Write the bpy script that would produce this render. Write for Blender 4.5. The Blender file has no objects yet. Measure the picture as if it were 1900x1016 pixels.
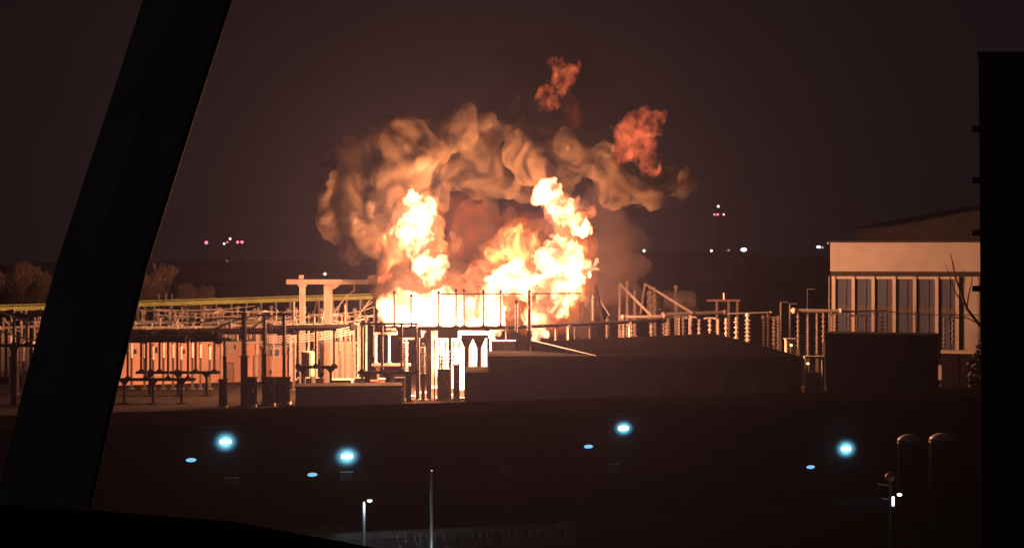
import bpy, bmesh, math, random
import numpy as np
from mathutils import Vector, Matrix
random.seed(7)
S = bpy.context.scene
COL = S.collection

# ---------------------------------------------------------------- camera
F_PX, HOR, CAM_H = 2610.0, 470.0, 14.0
cam_d = bpy.data.cameras.new('camera')
cam = bpy.data.objects.new('camera', cam_d); COL.objects.link(cam)
cam.location = (0, 0, CAM_H); cam.rotation_euler = (math.radians(90), 0, 0)
cam_d.sensor_width = 36.0; cam_d.lens = F_PX / 1900 * 36
cam_d.shift_y = -(508 - HOR) / 1900
cam_d.clip_start = 0.1; cam_d.clip_end = 6000
S.camera = cam

# ---------------------------------------------------------------- night sky
W = bpy.data.worlds.new('World'); S.world = W; W.use_nodes = True
nt = W.node_tree; nt.nodes.clear()
wo = nt.nodes.new('ShaderNodeOutputWorld'); bg = nt.nodes.new('ShaderNodeBackground')
bg.inputs['Color'].default_value = (1.0, 0.82, 0.98, 1); bg.inputs['Strength'].default_value = 0.0048
nt.links.new(bg.outputs[0], wo.inputs[0])

# ---------------------------------------------------------------- the fire's light (lamps inside the flames)
FIRE_COL = (1.0, 0.375, 0.165)
FIRE_Y = 144.0
def P(x, y, Y):
    return Vector(((x - 950) / F_PX * Y, Y, CAM_H - (y - HOR) / F_PX * Y))
FIRE_LAMPS = [  # px, py, depth, watts, radius
    (775, 412, 137.2, 135000, 1.6),
    (1040, 390, 137.2, 50000, 1.3),
    (1040, 500, 137.2, 95000, 1.8),
    (790, 580, 137.6, 140000, 1.5),
    (950, 530, 137.4, 70000, 1.4),
    (1000, 612, 138.5, 25000, 0.8),
]
LIGHT_K = 0.8
for lx, ly, lY, lw, lr in FIRE_LAMPS:
    d = bpy.data.lights.new('fire_light', 'POINT'); d.energy = lw * LIGHT_K; d.color = FIRE_COL
    d.shadow_soft_size = lr * 2.2
    o = bpy.data.objects.new('fire_light', d); COL.objects.link(o); o.location = P(lx, ly, lY)

# ---------------------------------------------------------------- exposure and render settings
S.view_settings.view_transform = 'Standard'; S.view_settings.look = 'None'
S.view_settings.exposure = 0; S.view_settings.gamma = 1; S.view_settings.use_curve_mapping = False
S.render.engine = 'CYCLES'
cy = S.cycles
cy.use_denoising = True
try: cy.denoiser = 'OPENIMAGEDENOISE'
except Exception: pass
cy.max_bounces = 8; cy.diffuse_bounces = 2; cy.glossy_bounces = 2; cy.transmission_bounces = 4
cy.transparent_max_bounces = 24; cy.volume_bounces = 2
cy.sample_clamp_indirect = 2.0; cy.sample_clamp_direct = 0
cy.use_adaptive_sampling = False
cy.caustics_reflective = False; cy.caustics_refractive = False
cy.volume_max_steps = 256
cy.use_fast_gi = False

# ---------------------------------------------------------------- materials
def new_mat(name):
    m = bpy.data.materials.new(name); m.use_nodes = True
    m.node_tree.nodes.clear()
    out = m.node_tree.nodes.new('ShaderNodeOutputMaterial')
    return m, m.node_tree, out
def surf(name, col, rough=0.6, metal=0.0, var=0.25, scale=3.0, bump=0.0, col2=None, bscale=None, spec=0.5):
    m, t, out = new_mat(name)
    b = t.nodes.new('ShaderNodeBsdfPrincipled')
    b.inputs['Roughness'].default_value = rough; b.inputs['Metallic'].default_value = metal; b.inputs['Specular IOR Level'].default_value = spec
    tc = t.nodes.new('ShaderNodeTexCoord'); n = t.nodes.new('ShaderNodeTexNoise')
    n.inputs['Scale'].default_value = scale; n.inputs['Detail'].default_value = 5
    t.links.new(tc.outputs['Object'], n.inputs['Vector'])
    mx = t.nodes.new('ShaderNodeMix'); mx.data_type = 'RGBA'
    c2 = col2 or tuple(c * (1 - var) for c in col)
    mx.inputs[6].default_value = (*c2, 1); mx.inputs[7].default_value = (*col, 1)
    rp = t.nodes.new('ShaderNodeMapRange'); rp.inputs[1].default_value = 0.35; rp.inputs[2].default_value = 0.65
    t.links.new(n.outputs['Fac'], rp.inputs[0]); t.links.new(rp.outputs[0], mx.inputs[0])
    t.links.new(mx.outputs[2], b.inputs['Base Color'])
    if bump:
        n2 = t.nodes.new('ShaderNodeTexNoise'); n2.inputs['Scale'].default_value = bscale or scale * 6
        n2.inputs['Detail'].default_value = 6
        t.links.new(tc.outputs['Object'], n2.inputs['Vector'])
        bp = t.nodes.new('ShaderNodeBump'); bp.inputs['Strength'].default_value = bump; bp.inputs['Distance'].default_value = 0.05
        t.links.new(n2.outputs['Fac'], bp.inputs['Height']); t.links.new(bp.outputs[0], b.inputs['Normal'])
    t.links.new(b.outputs[0], out.inputs['Surface'])
    return m
def emit(name, col, strength):
    m, t, out = new_mat(name)
    e = t.nodes.new('ShaderNodeEmission'); e.inputs[0].default_value = (*col, 1); e.inputs[1].default_value = strength
    t.links.new(e.outputs[0], out.inputs['Surface'])
    return m
def flame_mat(name, col, strength, absorb=0.0, noise=None, step=1.0):
    """glowing gas: an emitting volume; noise=(scale, lo, hi) breaks it up"""
    m, t, out = new_mat(name)
    e = t.nodes.new('ShaderNodeEmission'); e.inputs[0].default_value = (*col, 1); e.inputs[1].default_value = strength
    res = e.outputs[0]
    if noise:
        tc = t.nodes.new('ShaderNodeTexCoord'); n = t.nodes.new('ShaderNodeTexNoise')
        n.inputs['Scale'].default_value = noise[0]; n.inputs['Detail'].default_value = 3; n.inputs['Roughness'].default_value = 0.6
        n.inputs['Distortion'].default_value = 0.6
        t.links.new(tc.outputs['Object'], n.inputs['Vector'])
        mr = t.nodes.new('ShaderNodeMapRange'); mr.inputs[1].default_value = noise[1]; mr.inputs[2].default_value = noise[2]
        mr.inputs[3].default_value = 0.0; mr.inputs[4].default_value = strength
        t.links.new(n.outputs['Fac'], mr.inputs[0]); t.links.new(mr.outputs[0], e.inputs[1])
    if absorb:
        a = t.nodes.new('ShaderNodeVolumeAbsorption'); a.inputs['Color'].default_value = (0.0, 0.0, 0.0, 1)
        a.inputs['Density'].default_value = absorb
        ad = t.nodes.new('ShaderNodeAddShader')
        t.links.new(res, ad.inputs[0]); t.links.new(a.outputs[0], ad.inputs[1]); res = ad.outputs[0]
    t.links.new(res, out.inputs['Volume'])
    m.cycles.volume_step_rate = step
    return m
def fire_body_mat(name, col, strength, soot, scale, lo, hi, step):
    """turbulent burning gas: bright where the noise is high, sooty where it is low"""
    m, t, out = new_mat(name); N = t.nodes.new; Lk = t.links.new
    tc = N('ShaderNodeTexCoord'); mp = N('ShaderNodeMapping'); mp.inputs['Scale'].default_value = (1, 1, .75); Lk(tc.outputs['Object'], mp.inputs[0])
    n = N('ShaderNodeTexNoise'); n.inputs['Scale'].default_value = scale; n.inputs['Detail'].default_value = 4; n.inputs['Roughness'].default_value = .62; n.inputs['Distortion'].default_value = 1.1
    Lk(mp.outputs[0], n.inputs['Vector'])
    a = N('ShaderNodeMapRange'); a.inputs[1].default_value = lo; a.inputs[2].default_value = hi; a.inputs[3].default_value = 0; a.inputs[4].default_value = 1; Lk(n.outputs['Fac'], a.inputs[0])
    sq = N('ShaderNodeMath'); sq.operation = 'POWER'; sq.inputs[1].default_value = 2.0; Lk(a.outputs[0], sq.inputs[0])
    st = N('ShaderNodeMath'); st.operation = 'MULTIPLY'; st.inputs[1].default_value = strength; Lk(sq.outputs[0], st.inputs[0])
    e = N('ShaderNodeEmission'); e.inputs[0].default_value = (*col, 1); Lk(st.outputs[0], e.inputs[1])
    b = N('ShaderNodeMapRange'); b.inputs[1].default_value = lo - .10; b.inputs[2].default_value = lo + .02; b.inputs[3].default_value = soot; b.inputs[4].default_value = 0; Lk(n.outputs['Fac'], b.inputs[0])
    v = N('ShaderNodeVolumePrincipled'); v.inputs['Color'].default_value = (.05, .038, .033, 1); Lk(b.outputs[0], v.inputs['Density'])
    ad = N('ShaderNodeAddShader'); Lk(e.outputs[0], ad.inputs[0]); Lk(v.outputs[0], ad.inputs[1]); Lk(ad.outputs[0], out.inputs['Volume'])
    m.cycles.volume_step_rate = step
    return m
def smoke_mat(name, density, col, aniso=0.1, noise=None, step=1.0, soot=None):
    m, t, out = new_mat(name)
    v = t.nodes.new('ShaderNodeVolumePrincipled')
    v.inputs['Color'].default_value = (*col, 1); v.inputs['Density'].default_value = density
    v.inputs['Anisotropy'].default_value = aniso
    if noise:
        tc = t.nodes.new('ShaderNodeTexCoord'); n = t.nodes.new('ShaderNodeTexNoise')
        n.inputs['Scale'].default_value = noise[0]; n.inputs['Detail'].default_value = 2
        t.links.new(tc.outputs['Object'], n.inputs['Vector'])
        mr = t.nodes.new('ShaderNodeMapRange'); mr.inputs[1].default_value = noise[1]; mr.inputs[2].default_value = noise[2]
        mr.inputs[3].default_value = 0.0; mr.inputs[4].default_value = density
        t.links.new(n.outputs['Fac'], mr.inputs[0]); t.links.new(mr.outputs[0], v.inputs['Density'])
    if soot:   # (scale, dark colour): sootier and cleaner folds in the smoke
        tc = t.nodes.new('ShaderNodeTexCoord'); n = t.nodes.new('ShaderNodeTexNoise'); n.inputs['Scale'].default_value = soot[0]; n.inputs['Detail'].default_value = 4
        n.inputs['Roughness'].default_value = .6; n.inputs['Distortion'].default_value = 1.2
        t.links.new(tc.outputs['Object'], n.inputs['Vector'])
        mr = t.nodes.new('ShaderNodeMapRange'); mr.inputs[1].default_value = .40; mr.inputs[2].default_value = .58; t.links.new(n.outputs['Fac'], mr.inputs[0])
        mx = t.nodes.new('ShaderNodeMix'); mx.data_type = 'RGBA'; mx.inputs[6].default_value = (*soot[1], 1); mx.inputs[7].default_value = (*col, 1)
        t.links.new(mr.outputs[0], mx.inputs[0]); t.links.new(mx.outputs[2], v.inputs['Color'])
    t.links.new(v.outputs[0], out.inputs['Volume'])
    m.cycles.volume_step_rate = step
    return m

# ---------------------------------------------------------------- object helpers
def tag(o, label=None, cat=None, group=None, kind=None):
    if label: o['label'] = label
    if cat: o['category'] = cat
    if group: o['group'] = group
    if kind: o['kind'] = kind
    return o
def empty(name, loc=(0, 0, 0), rz=0.0):
    o = bpy.data.objects.new(name, None); COL.objects.link(o)
    o.location = loc; o.rotation_euler = (0, 0, rz); o.empty_display_size = 0.2
    return o
def thing(name, label, cat, loc=(0, 0, 0), rz=0.0, group=None):
    return tag(empty(name, loc, rz), label, cat, group)
def link_mesh(name, me, mat, parent=None, loc=(0, 0, 0), rot=(0, 0, 0), smooth=False):
    if mat and not me.materials: me.materials.append(mat)
    o = bpy.data.objects.new(name, me); COL.objects.link(o)
    o.parent = parent; o.location = loc; o.rotation_euler = rot
    if smooth: me.shade_smooth()
    return o
class MB:
    """collects shapes for ONE mesh"""
    def __init__(self): self.bm = bmesh.new()
    def box(self, x0, x1, y0, y1, z0, z1, M=None):
        c = Vector(((x0 + x1) / 2, (y0 + y1) / 2, (z0 + z1) / 2))
        m = Matrix.Translation(c) @ Matrix.Diagonal((x1 - x0, y1 - y0, z1 - z0, 1))
        bmesh.ops.create_cube(self.bm, size=1, matrix=(M @ m) if M else m); return self
    def tube(self, a, b, r, r2=None, seg=8):
        a, b = Vector(a), Vector(b); d = b - a
        if d.length < 1e-5: return self
        m = Matrix.Translation((a + b) / 2) @ d.to_track_quat('Z', 'Y').to_matrix().to_4x4()
        bmesh.ops.create_cone(self.bm, cap_ends=True, segments=seg, radius1=r, radius2=r if r2 is None else r2, depth=d.length, matrix=m)
        return self
    def bar(self, a, b, w, h):
        a, b = Vector(a), Vector(b); d = b - a
        m = Matrix.Translation((a + b) / 2) @ d.to_track_quat('Z', 'Y').to_matrix().to_4x4() @ Matrix.Diagonal((w, h, d.length, 1))
        bmesh.ops.create_cube(self.bm, size=1, matrix=m); return self
    def lathe(self, prof, seg=10, M=None):
        """prof: list of (r, z)"""
        rings = []
        for r, z in prof:
            ring = []
            for k in range(seg):
                a = 2 * math.pi * k / seg
                v = Vector((r * math.cos(a), r * math.sin(a), z))
                ring.append(self.bm.verts.new((M @ v) if M else v))
            rings.append(ring)
        for i in range(len(rings) - 1):
            for k in range(seg):
                k2 = (k + 1) % seg
                self.bm.faces.new((rings[i][k], rings[i][k2], rings[i + 1][k2], rings[i + 1][k]))
        self.bm.faces.new(rings[-1]); self.bm.faces.new(list(reversed(rings[0])))
        return self
    def prism(self, pts, y0, y1):
        """pts: (x,z) outline extruded along y"""
        f = [self.bm.verts.new((x, y0, z)) for x, z in pts]; b = [self.bm.verts.new((x, y1, z)) for x, z in pts]
        n = len(pts)
        self.bm.faces.new(f); self.bm.faces.new(list(reversed(b)))
        for i in range(n): self.bm.faces.new((f[i], b[i], b[(i + 1) % n], f[(i + 1) % n]))
        bmesh.ops.recalc_face_normals(self.bm, faces=self.bm.faces[:]); return self
    def sphere(self, c, r, seg=12, rings=8, scale=(1, 1, 1)):
        m = Matrix.Translation(c) @ Matrix.Diagonal((*scale, 1))
        bmesh.ops.create_uvsphere(self.bm, u_segments=seg, v_segments=rings, radius=r, matrix=m); return self
    def path(self, pts, r, seg=6):
        for a, b in zip(pts[:-1], pts[1:]): self.tube(a, b, r, seg=seg)
        return self
    def mesh(self, name):
        me = bpy.data.meshes.new(name); self.bm.to_mesh(me); self.bm.free(); return me
    def build(self, name, mat, parent=None, loc=(0, 0, 0), rot=(0, 0, 0), smooth=False):
        return link_mesh(name, self.mesh(name), mat, parent, loc, rot, smooth)
def copy_tree(o, parent=None):
    c = o.copy(); COL.objects.link(c); c.parent = parent
    for ch in o.children: copy_tree(ch, c)
    return c
# ================================================================ FIRE AND SMOKE
rng = np.random.default_rng(11)
def _cr_matrix(n, coords):
    """Catmull-Rom weights from a lattice of n points to coords"""
    Wm = np.zeros((len(coords), n), np.float32)
    i = np.clip(np.floor(coords).astype(int), 1, n - 3); t = coords - i
    w = [-.5*t**3 + t**2 - .5*t, 1.5*t**3 - 2.5*t**2 + 1, -1.5*t**3 + 2*t**2 + .5*t, .5*t**3 - .5*t**2]
    for k in range(4): np.add.at(Wm, (np.arange(len(coords)), i + k - 1), w[k])
    return Wm
def grid_noise(xs, ys, zs, cell):
    if not hasattr(cell, '__len__'): cell = (cell,) * 3
    out = []
    ns = []
    for c, ce in zip((xs, ys, zs), cell):
        u = (c - c[0]) / ce + 1 + rng.random(); n = int(u[-1]) + 4
        out.append(_cr_matrix(n, u)); ns.append(n)
    L = rng.uniform(-1, 1, ns).astype(np.float32)
    a = np.tensordot(out[0], L, (1, 0)); a = np.tensordot(out[1], a, (1, 1)).transpose(1, 0, 2)
    return np.tensordot(a, out[2], (2, 1))
def surface_nets(f, org, h):
    """f>0 inside; returns verts, quads"""
    s = f > 0
    nx, ny, nz = f.shape
    acc = np.zeros((nx - 1, ny - 1, nz - 1, 3), np.float32); cnt = np.zeros((nx - 1, ny - 1, nz - 1), np.float32)
    sl = lambda d, n: slice(d, n - 1 + d)
    corners = [(i, j, k) for i in (0, 1) for j in (0, 1) for k in (0, 1)]
    for a in corners:
        for ax in range(3):
            if a[ax]: continue
            b = list(a); b[ax] = 1; b = tuple(b)
            A = (sl(a[0], nx), sl(a[1], ny), sl(a[2], nz)); B = (sl(b[0], nx), sl(b[1], ny), sl(b[2], nz))
            m = s[A] != s[B]
            fa, fb = f[A][m], f[B][m]
            t = fa / (fa - fb)
            p = np.array(a, np.float32)[None, :] + np.zeros((len(t), 3), np.float32); p[:, ax] += t
            acc[m] += p; cnt[m] += 1
    act = cnt > 0
    idx = -np.ones(act.shape, np.int64); n = int(act.sum()); idx[act] = np.arange(n)
    cells = np.argwhere(act).astype(np.float32)
    V = (cells + acc[act] / cnt[act][:, None]) * h + np.array(org, np.float32)
    Q = []
    # x edges
    for ax in range(3):
        o1, o2 = [(1, 2), (2, 0), (0, 1)][ax]
        A = [slice(1, -1)] * 3; A[ax] = slice(0, -1); B = list(A); B[ax] = slice(1, None)
        sa, sb = s[tuple(A)], s[tuple(B)]
        for flip in (False, True):
            m = (sa & ~sb) if not flip else (~sa & sb)
            e = np.argwhere(m)
            off = np.ones(3, int); off[ax] = 0
            e = e + off
            def cell(d1, d2):
                c = e.copy(); c[:, o1] -= d1; c[:, o2] -= d2
                return idx[c[:, 0], c[:, 1], c[:, 2]]
            q = np.stack([cell(1, 1), cell(0, 1), cell(0, 0), cell(1, 0)], 1)
            Q.append(q if not flip else q[:, ::-1])
    return V, np.concatenate(Q)
KM = FIRE_Y / F_PX   # metres for one photo pixel at the fire's distance
def blob_field(blobs, h, pad, oct_, sharp=1.2, seed=None, warp=()):
    """blobs: (px, py, dY, r_px[, sx, sy, sz]) -> field grid, f>0 inside.
       oct_: list of (cell_m, amplitude_m, billow?)"""
    global rng
    if seed is not None: rng = np.random.default_rng(seed)
    C = []
    for b in blobs:
        px, py, dY, r = b[:4]; sc = b[4:7] if len(b) > 4 else (1, 1, 1)
        p = P(px, py, FIRE_Y); p.y += dY
        C.append((p.x, p.y, p.z, r * KM, *sc))
    lo = [min(c[i] - c[3] * c[4 + i] for c in C) - pad for i in range(3)]
    hi = [max(c[i] + c[3] * c[4 + i] for c in C) + pad for i in range(3)]
    ax = [np.arange(lo[i], hi[i], h).astype(np.float32) for i in range(3)]
    X, Y, Z = ax[0][:, None, None], ax[1][None, :, None], ax[2][None, None, :]
    for cell, amp in warp:      # bend space so that the billows curl
        X = X + amp * grid_noise(*ax, cell); Y = Y + amp * grid_noise(*ax, cell); Z = Z + amp * grid_noise(*ax, cell)
    acc = np.zeros((len(ax[0]), len(ax[1]), len(ax[2])), np.float32)
    for c in C:
        d = np.sqrt(((X - c[0]) / c[4])**2 + ((Y - c[1]) / c[5])**2 + ((Z - c[2]) / c[6])**2)
        acc += np.exp(np.clip(sharp * (c[3] - d), -40, 12))
    f = np.log(acc + 1e-12) / sharp
    for cell, amp, bil in oct_:
        n = grid_noise(*ax, cell)
        f += amp * ((np.abs(n) - 0.35) * 1.6 if bil else n)
    # close the surface at the grid border
    for i in range(3):
        sl = [slice(None)] * 3
        for e in (0, -1):
            sl[i] = e; f[tuple(sl)] = -1
    return f, lo, h
def blob_mesh(name, blobs, h, pad, oct_, sharp=1.2, seed=None, floor=None, warp=()):
    f, lo, h = blob_field(blobs, h, pad, oct_, sharp, seed, warp)
    if floor is not None:
        zs = lo[2] + np.arange(f.shape[2]) * h
        f = np.minimum(f, (zs - floor)[None, None, :].astype(np.float32))
    V, Q = surface_nets(f, lo, h)
    base = Vector((float(V[:, 0].mean()), float(V[:, 1].mean()), float(V[:, 2].min())))
    V = V - np.array(base, np.float32)
    me = bpy.data.meshes.new(name)
    me.vertices.add(len(V)); me.vertices.foreach_set('co', V.astype(np.float32).ravel())
    me.loops.add(len(Q) * 4); me.loops.foreach_set('vertex_index', Q.astype(np.int32).ravel())
    me.polygons.add(len(Q)); me.polygons.foreach_set('loop_start', np.arange(0, len(Q) * 4, 4, dtype=np.int32))
    me.polygons.foreach_set('loop_total', np.full(len(Q), 4, np.int32))
    me.update(calc_edges=True); me.validate(); me.shade_smooth()
    return me, base

M_flame = flame_mat('flame_white_hot', (1.0, 0.30, 0.13), 13.0, noise=(0.75, 0.43, 0.68), step=0.12)
M_flame_base = flame_mat('flame_base', (1.0, 0.30, 0.13), 9.0, noise=(0.5, 0.34, 0.56), step=0.12)
M_body = fire_body_mat('burning_gas', (1.0, 0.19, 0.05), 4.2, 2.0, 0.40, 0.50, 0.70, 0.10)
M_flame_soft = flame_mat('flame_orange', (1.0, 0.19, 0.03), 0.14)
M_ember = flame_mat('flame_dull_red', (1.0, 0.14, 0.03), 0.09, noise=(0.5, 0.40, 0.65), step=0.25)
M_ember2 = flame_mat('flame_faint_red', (1.0, 0.19, 0.05), 0.05, noise=(0.5, 0.42, 0.68), step=0.25)
M_fireball = flame_mat('fireball_red', (1.0, 0.17, 0.06), 0.55, noise=(0.8, 0.43, 0.70), step=0.15)
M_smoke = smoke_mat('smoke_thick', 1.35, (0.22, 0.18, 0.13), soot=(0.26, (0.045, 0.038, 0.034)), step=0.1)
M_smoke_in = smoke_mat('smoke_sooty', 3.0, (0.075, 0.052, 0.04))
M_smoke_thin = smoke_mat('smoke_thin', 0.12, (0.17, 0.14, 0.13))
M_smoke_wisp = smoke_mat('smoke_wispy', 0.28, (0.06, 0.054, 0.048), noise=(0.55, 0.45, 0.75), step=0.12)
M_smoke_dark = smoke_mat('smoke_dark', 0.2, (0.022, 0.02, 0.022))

def flame(blobs, label, mat, h=0.12, oct_=(((2.0, 2.0, 3.2), 0.6, False), ((.9, .9, 1.5), 0.45, False), ((.45, .45, .7), 0.26, True), ((.25, .25, .4), .1, False)), sharp=2.2, seed=1, floor=None, name='flame', warp=((2.2, .55), (.9, .3))):
    me, base = blob_mesh(name, blobs, h, 1.8, oct_, sharp, seed, floor, warp)
    return tag(link_mesh(name, me, mat, None, base), label, 'flame', 'flames of the burning transformer')
def smoke(blobs, label, mat, h=0.15, oct_=((5.0, 1.2, True), (2.6, 0.8, True), (1.2, 0.26, True), (0.6, 0.13, True), (0.32, 0.05, True)), sharp=1.1, seed=1, name='smoke', kind=None):
    me, base = blob_mesh(name, blobs, h, 5.2, oct_, sharp, seed, None, ((5.0, 1.5), (2.2, .75), (1.0, .3)))
    return tag(link_mesh(name, me, mat, None, base), label, 'smoke', 'smoke over the substation fire', kind)
D = -4.0; DC = -4.8
# --- flames (third number: metres behind / before the fire's middle)
flame([(785, 383, DC, 25), (772, 418, DC, 27), (795, 400, DC, 24), (806, 386, DC, 15), (757, 436, DC, 17), (780, 440, DC, 15), (742, 458, DC, 9), (728, 470, DC, 7), (757, 462, DC, 6), (815, 450, DC, 6), (838, 448, DC, 5)],
      'white hot flame burning high on the left under the tan smoke', M_flame, seed=2)
flame([(1012, 362, DC, 15), (1030, 372, DC, 18), (1048, 390, DC, 19), (1062, 408, DC, 17), (1070, 426, DC, 9), (1082, 412, DC, 5)],
      'slanting white flame high on the right below the smoke cap', M_flame, seed=3)
flame([(1043, 455, DC, 13), (1025, 480, DC, 24), (1052, 478, DC, 18), (1074, 490, DC, 13), (1030, 510, DC, 25), (1042, 535, DC, 20), (1046, 556, DC, 12), (1007, 492, DC, 12), (1090, 484, DC, 6), (1070, 508, DC, 12), (1050, 570, DC, 6)],
      'tall white column of flame on the right of the blaze', M_flame, seed=4)
flame([(945, 502, DC, 17), (922, 512, DC, 16), (972, 520, DC, 18), (908, 530, DC, 11), (945, 530, DC, 14), (998, 534, DC, 14), (912, 552, DC, 12), (1000, 518, DC, 8), (985, 545, DC, 11)],
      'billowing white and yellow flame in the middle of the blaze', M_flame, seed=5)
flame([(795, 489, DC, 12), (815, 491, DC, 11), (826, 489, DC, 7), (786, 506, DC, 9), (795, 522, DC, 9), (780, 480, DC, 6)],
      'small bright flame breaking out between dark smoke billows', M_flame, seed=6)
bl = [(x, 582 + 5 * math.sin(x * .07), -3.6, 24 + 4 * math.sin(x * .11)) for x in range(748, 930, 14)] + [(722, 575, -3.6, 10), (712, 556, -3.6, 8), (732, 592, -3.6, 13), (770, 550, -3.6, 11), (800, 557, -3.6, 11), (752, 560, -3.6, 9), (835, 556, -3.6, 8), (868, 554, -3.6, 10), (915, 560, -3.6, 16)]
bl += [(x, 640, 0.5, 27, 1, .7, 1.2) for x in range(818, 902, 16)] + [(x, 688, .5, 20) for x in range(826, 895, 16)]
flame(bl, 'broad white wall of flame along the base behind the busbar posts', M_flame_base, seed=7, floor=0.15)
flame([(1000, 614, -1, 14), (985, 592, -1, 10), (1010, 590, -1, 10), (1022, 572, -1, 7), (1030, 592, -1, 6), (1012, 620, -1, 9)],
      'low white flame at the right foot of the blaze', M_flame, seed=8)
flame([(948, 438, D, 5), (938, 452, D, 5), (962, 450, D, 6), (955, 462, D, 5), (902, 474, D, 6), (925, 466, D, 5), (975, 462, D, 4), (968, 425, D, 3)],
      'broken orange flecks of flame above the middle flame', flame_mat('flame_fleck', (1.0, 0.30, 0.07), 2.4), seed=9)
flame([(783, 405, D, 42), (745, 465, D, 32), (730, 510, D + 1, 32), (800, 480, D, 34), (840, 525, D + 1, 26), (915, 515, D, 38), (955, 460, D, 38), (1000, 505, D, 42), (1042, 398, D, 36), (1042, 470, D, 44),
       (1052, 540, D, 32), (770, 540, D + 1, 36), (860, 560, D + 1, 30), (930, 560, D + 1, 34), (1000, 575, D + 1, 30)],
      'rolling orange fire laced with soot filling the blaze', M_body, seed=16, h=0.2)
# thinner orange and red fire around the white cores
flame([(785, 405, D + 1.5, 46), (745, 462, D + 1.5, 26), (728, 500, D + 1.5, 24), (800, 455, D + 1.5, 24), (845, 450, D + 1, 14), (740, 535, D + 1, 20)], 'thin orange fire round the high left flame', M_flame_soft, seed=12)
flame([(1045, 395, D + 1.5, 40), (1062, 470, D + 1.5, 40), (1062, 530, D + 1.5, 36), (1000, 480, D + 1.5, 28), (955, 450, D + 1.5, 30), (925, 470, D + 1.5, 22), (965, 425, D + 1.5, 14), (940, 520, D + 2, 40), (990, 420, D + 2, 18)],
      'thin orange and red fire round the tall right column', M_flame_soft, seed=13)
flame([(x, 578, .5, 34) for x in range(735, 1060, 30)] + [(715, 560, 0, 16)], 'thin orange fire spreading along the base', M_flame_soft, seed=14, floor=0.15)
flame([(865, 400, 0, 44), (880, 440, 0, 40), (850, 470, 0, 34), (990, 420, 0, 34), (940, 410, 1, 30)], 'dull red glow inside the dark smoke between the flames', M_ember, seed=15)

# red fireballs in the smoke
flame([(1165, 272, -4.5, 32.8), (1188, 298, -4.5, 21.3), (1146, 284, -4.5, 19.7), (1182, 248, -4.5, 19.7), (1205, 232, -4.5, 9.0), (1210, 222, -4.5, 7.4), (1218, 213, -4.5, 6.6), (1228, 208, -4.5, 5.7), (1200, 246, -4.5, 9.8), (1202, 312, -4.5, 10.7), (1207, 205, -4.5, 5.7), (1130, 240, -4.5, 5.7), (1136, 252, -4.5, 6.6)],
      'red fireball glowing in the right end of the smoke', M_fireball, seed=21, name='fireball', warp=((1.6, .3), (.7, .15)))
flame([(1042, 126, -1, 16.4), (1052, 140, -1, 15.6), (1046, 153, -1, 12.3), (1062, 148, -1, 9.0)], 'small red fireball high above the smoke', M_fireball, seed=22, name='fireball', warp=((1.2, .25),))
flame([(1008, 172, -1, 8.2), (1016, 181, -1, 7.4), (1026, 192, -1, 7.4), (1033, 200, -1, 5.7)], 'ragged red flame scrap under the highest fireball', M_fireball, seed=23, name='fireball', warp=((.8, .2),))
flame([(1060, 195, -1, 5.7), (1066, 210, -1, 6.6), (1066, 228, -1, 5.7), (1050, 190, -1, 4.9)], 'faint red wisp between the two fireballs', M_ember, seed=25, name='fireball', warp=((.8, .2),))
flame([(745, 268, -4.5, 24.6), (775, 276, -4.5, 18.0), (715, 276, -4.5, 14.8), (790, 306, -5, 7.4)], 'dull red glow on top of the left smoke billow', M_ember2, seed=24, name='fireball')

# --- smoke
CAP = [(690, 345, 2, 54), (636, 335, 2, 26), (622, 312, 2, 12), (650, 385, 2, 36), (685, 418, 2, 28), (720, 430, 2, 18), (735, 300, 1, 44), (785, 295, 2, 38), (740, 370, 3, 46), (700, 300, 2, 30),
       (850, 322, 3, 34), (910, 325, 3, 30), (970, 318, 3, 28), (1030, 322, 2, 30), (1090, 326, 1, 28), (1150, 330, 1, 24), (1205, 342, 2, 20),
       (1250, 342, 2, 14), (1285, 334, 2, 8), (845, 212, 2, 14), (852, 235, 2, 18), (868, 265, 2, 22), (892, 288, 2, 24), (945, 212, 2, 14), (955, 240, 2, 15), (964, 268, 2, 18),
       (988, 292, 1, 20), (1020, 262, 1, 16), (1056, 254, 1, 15), (1068, 276, 1, 16), (1095, 290, 1, 20), (1130, 296, 1, 20), (800, 345, 3, 30), (870, 350, 4, 22)]
CAP = [(x, y, d - 2.5, r) if x < 770 else (x, y, d, r) for x, y, d, r in CAP] + [(655, 365, -.5, 42), (664, 405, -.5, 42), (700, 400, .5, 40), (672, 430, -.5, 32), (635, 345, -.5, 38), (1190, 336, 2, 28), (1235, 342, 2, 24), (1270, 338, 2, 18)]
smoke(CAP, 'tan mushroom cap of smoke lit by the fire below', M_smoke, seed=31).scale = (0.92, 1, 1)
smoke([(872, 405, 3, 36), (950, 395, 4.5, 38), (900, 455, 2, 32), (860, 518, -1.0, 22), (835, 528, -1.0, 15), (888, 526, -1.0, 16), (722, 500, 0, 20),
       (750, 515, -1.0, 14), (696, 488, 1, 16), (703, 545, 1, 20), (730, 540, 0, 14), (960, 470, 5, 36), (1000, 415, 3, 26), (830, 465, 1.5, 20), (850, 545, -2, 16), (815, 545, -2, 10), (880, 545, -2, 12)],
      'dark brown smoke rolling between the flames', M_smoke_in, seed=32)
smoke([(1120, 400, 5, 38), (1135, 450, 5, 38), (1142, 500, 5, 36), (1110, 540, 5, 38), (1090, 580, 5, 34), (1160, 540, 5, 24)],
      'thin veil of smoke drifting off the right of the blaze', M_smoke_thin, seed=33, h=0.25)
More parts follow.
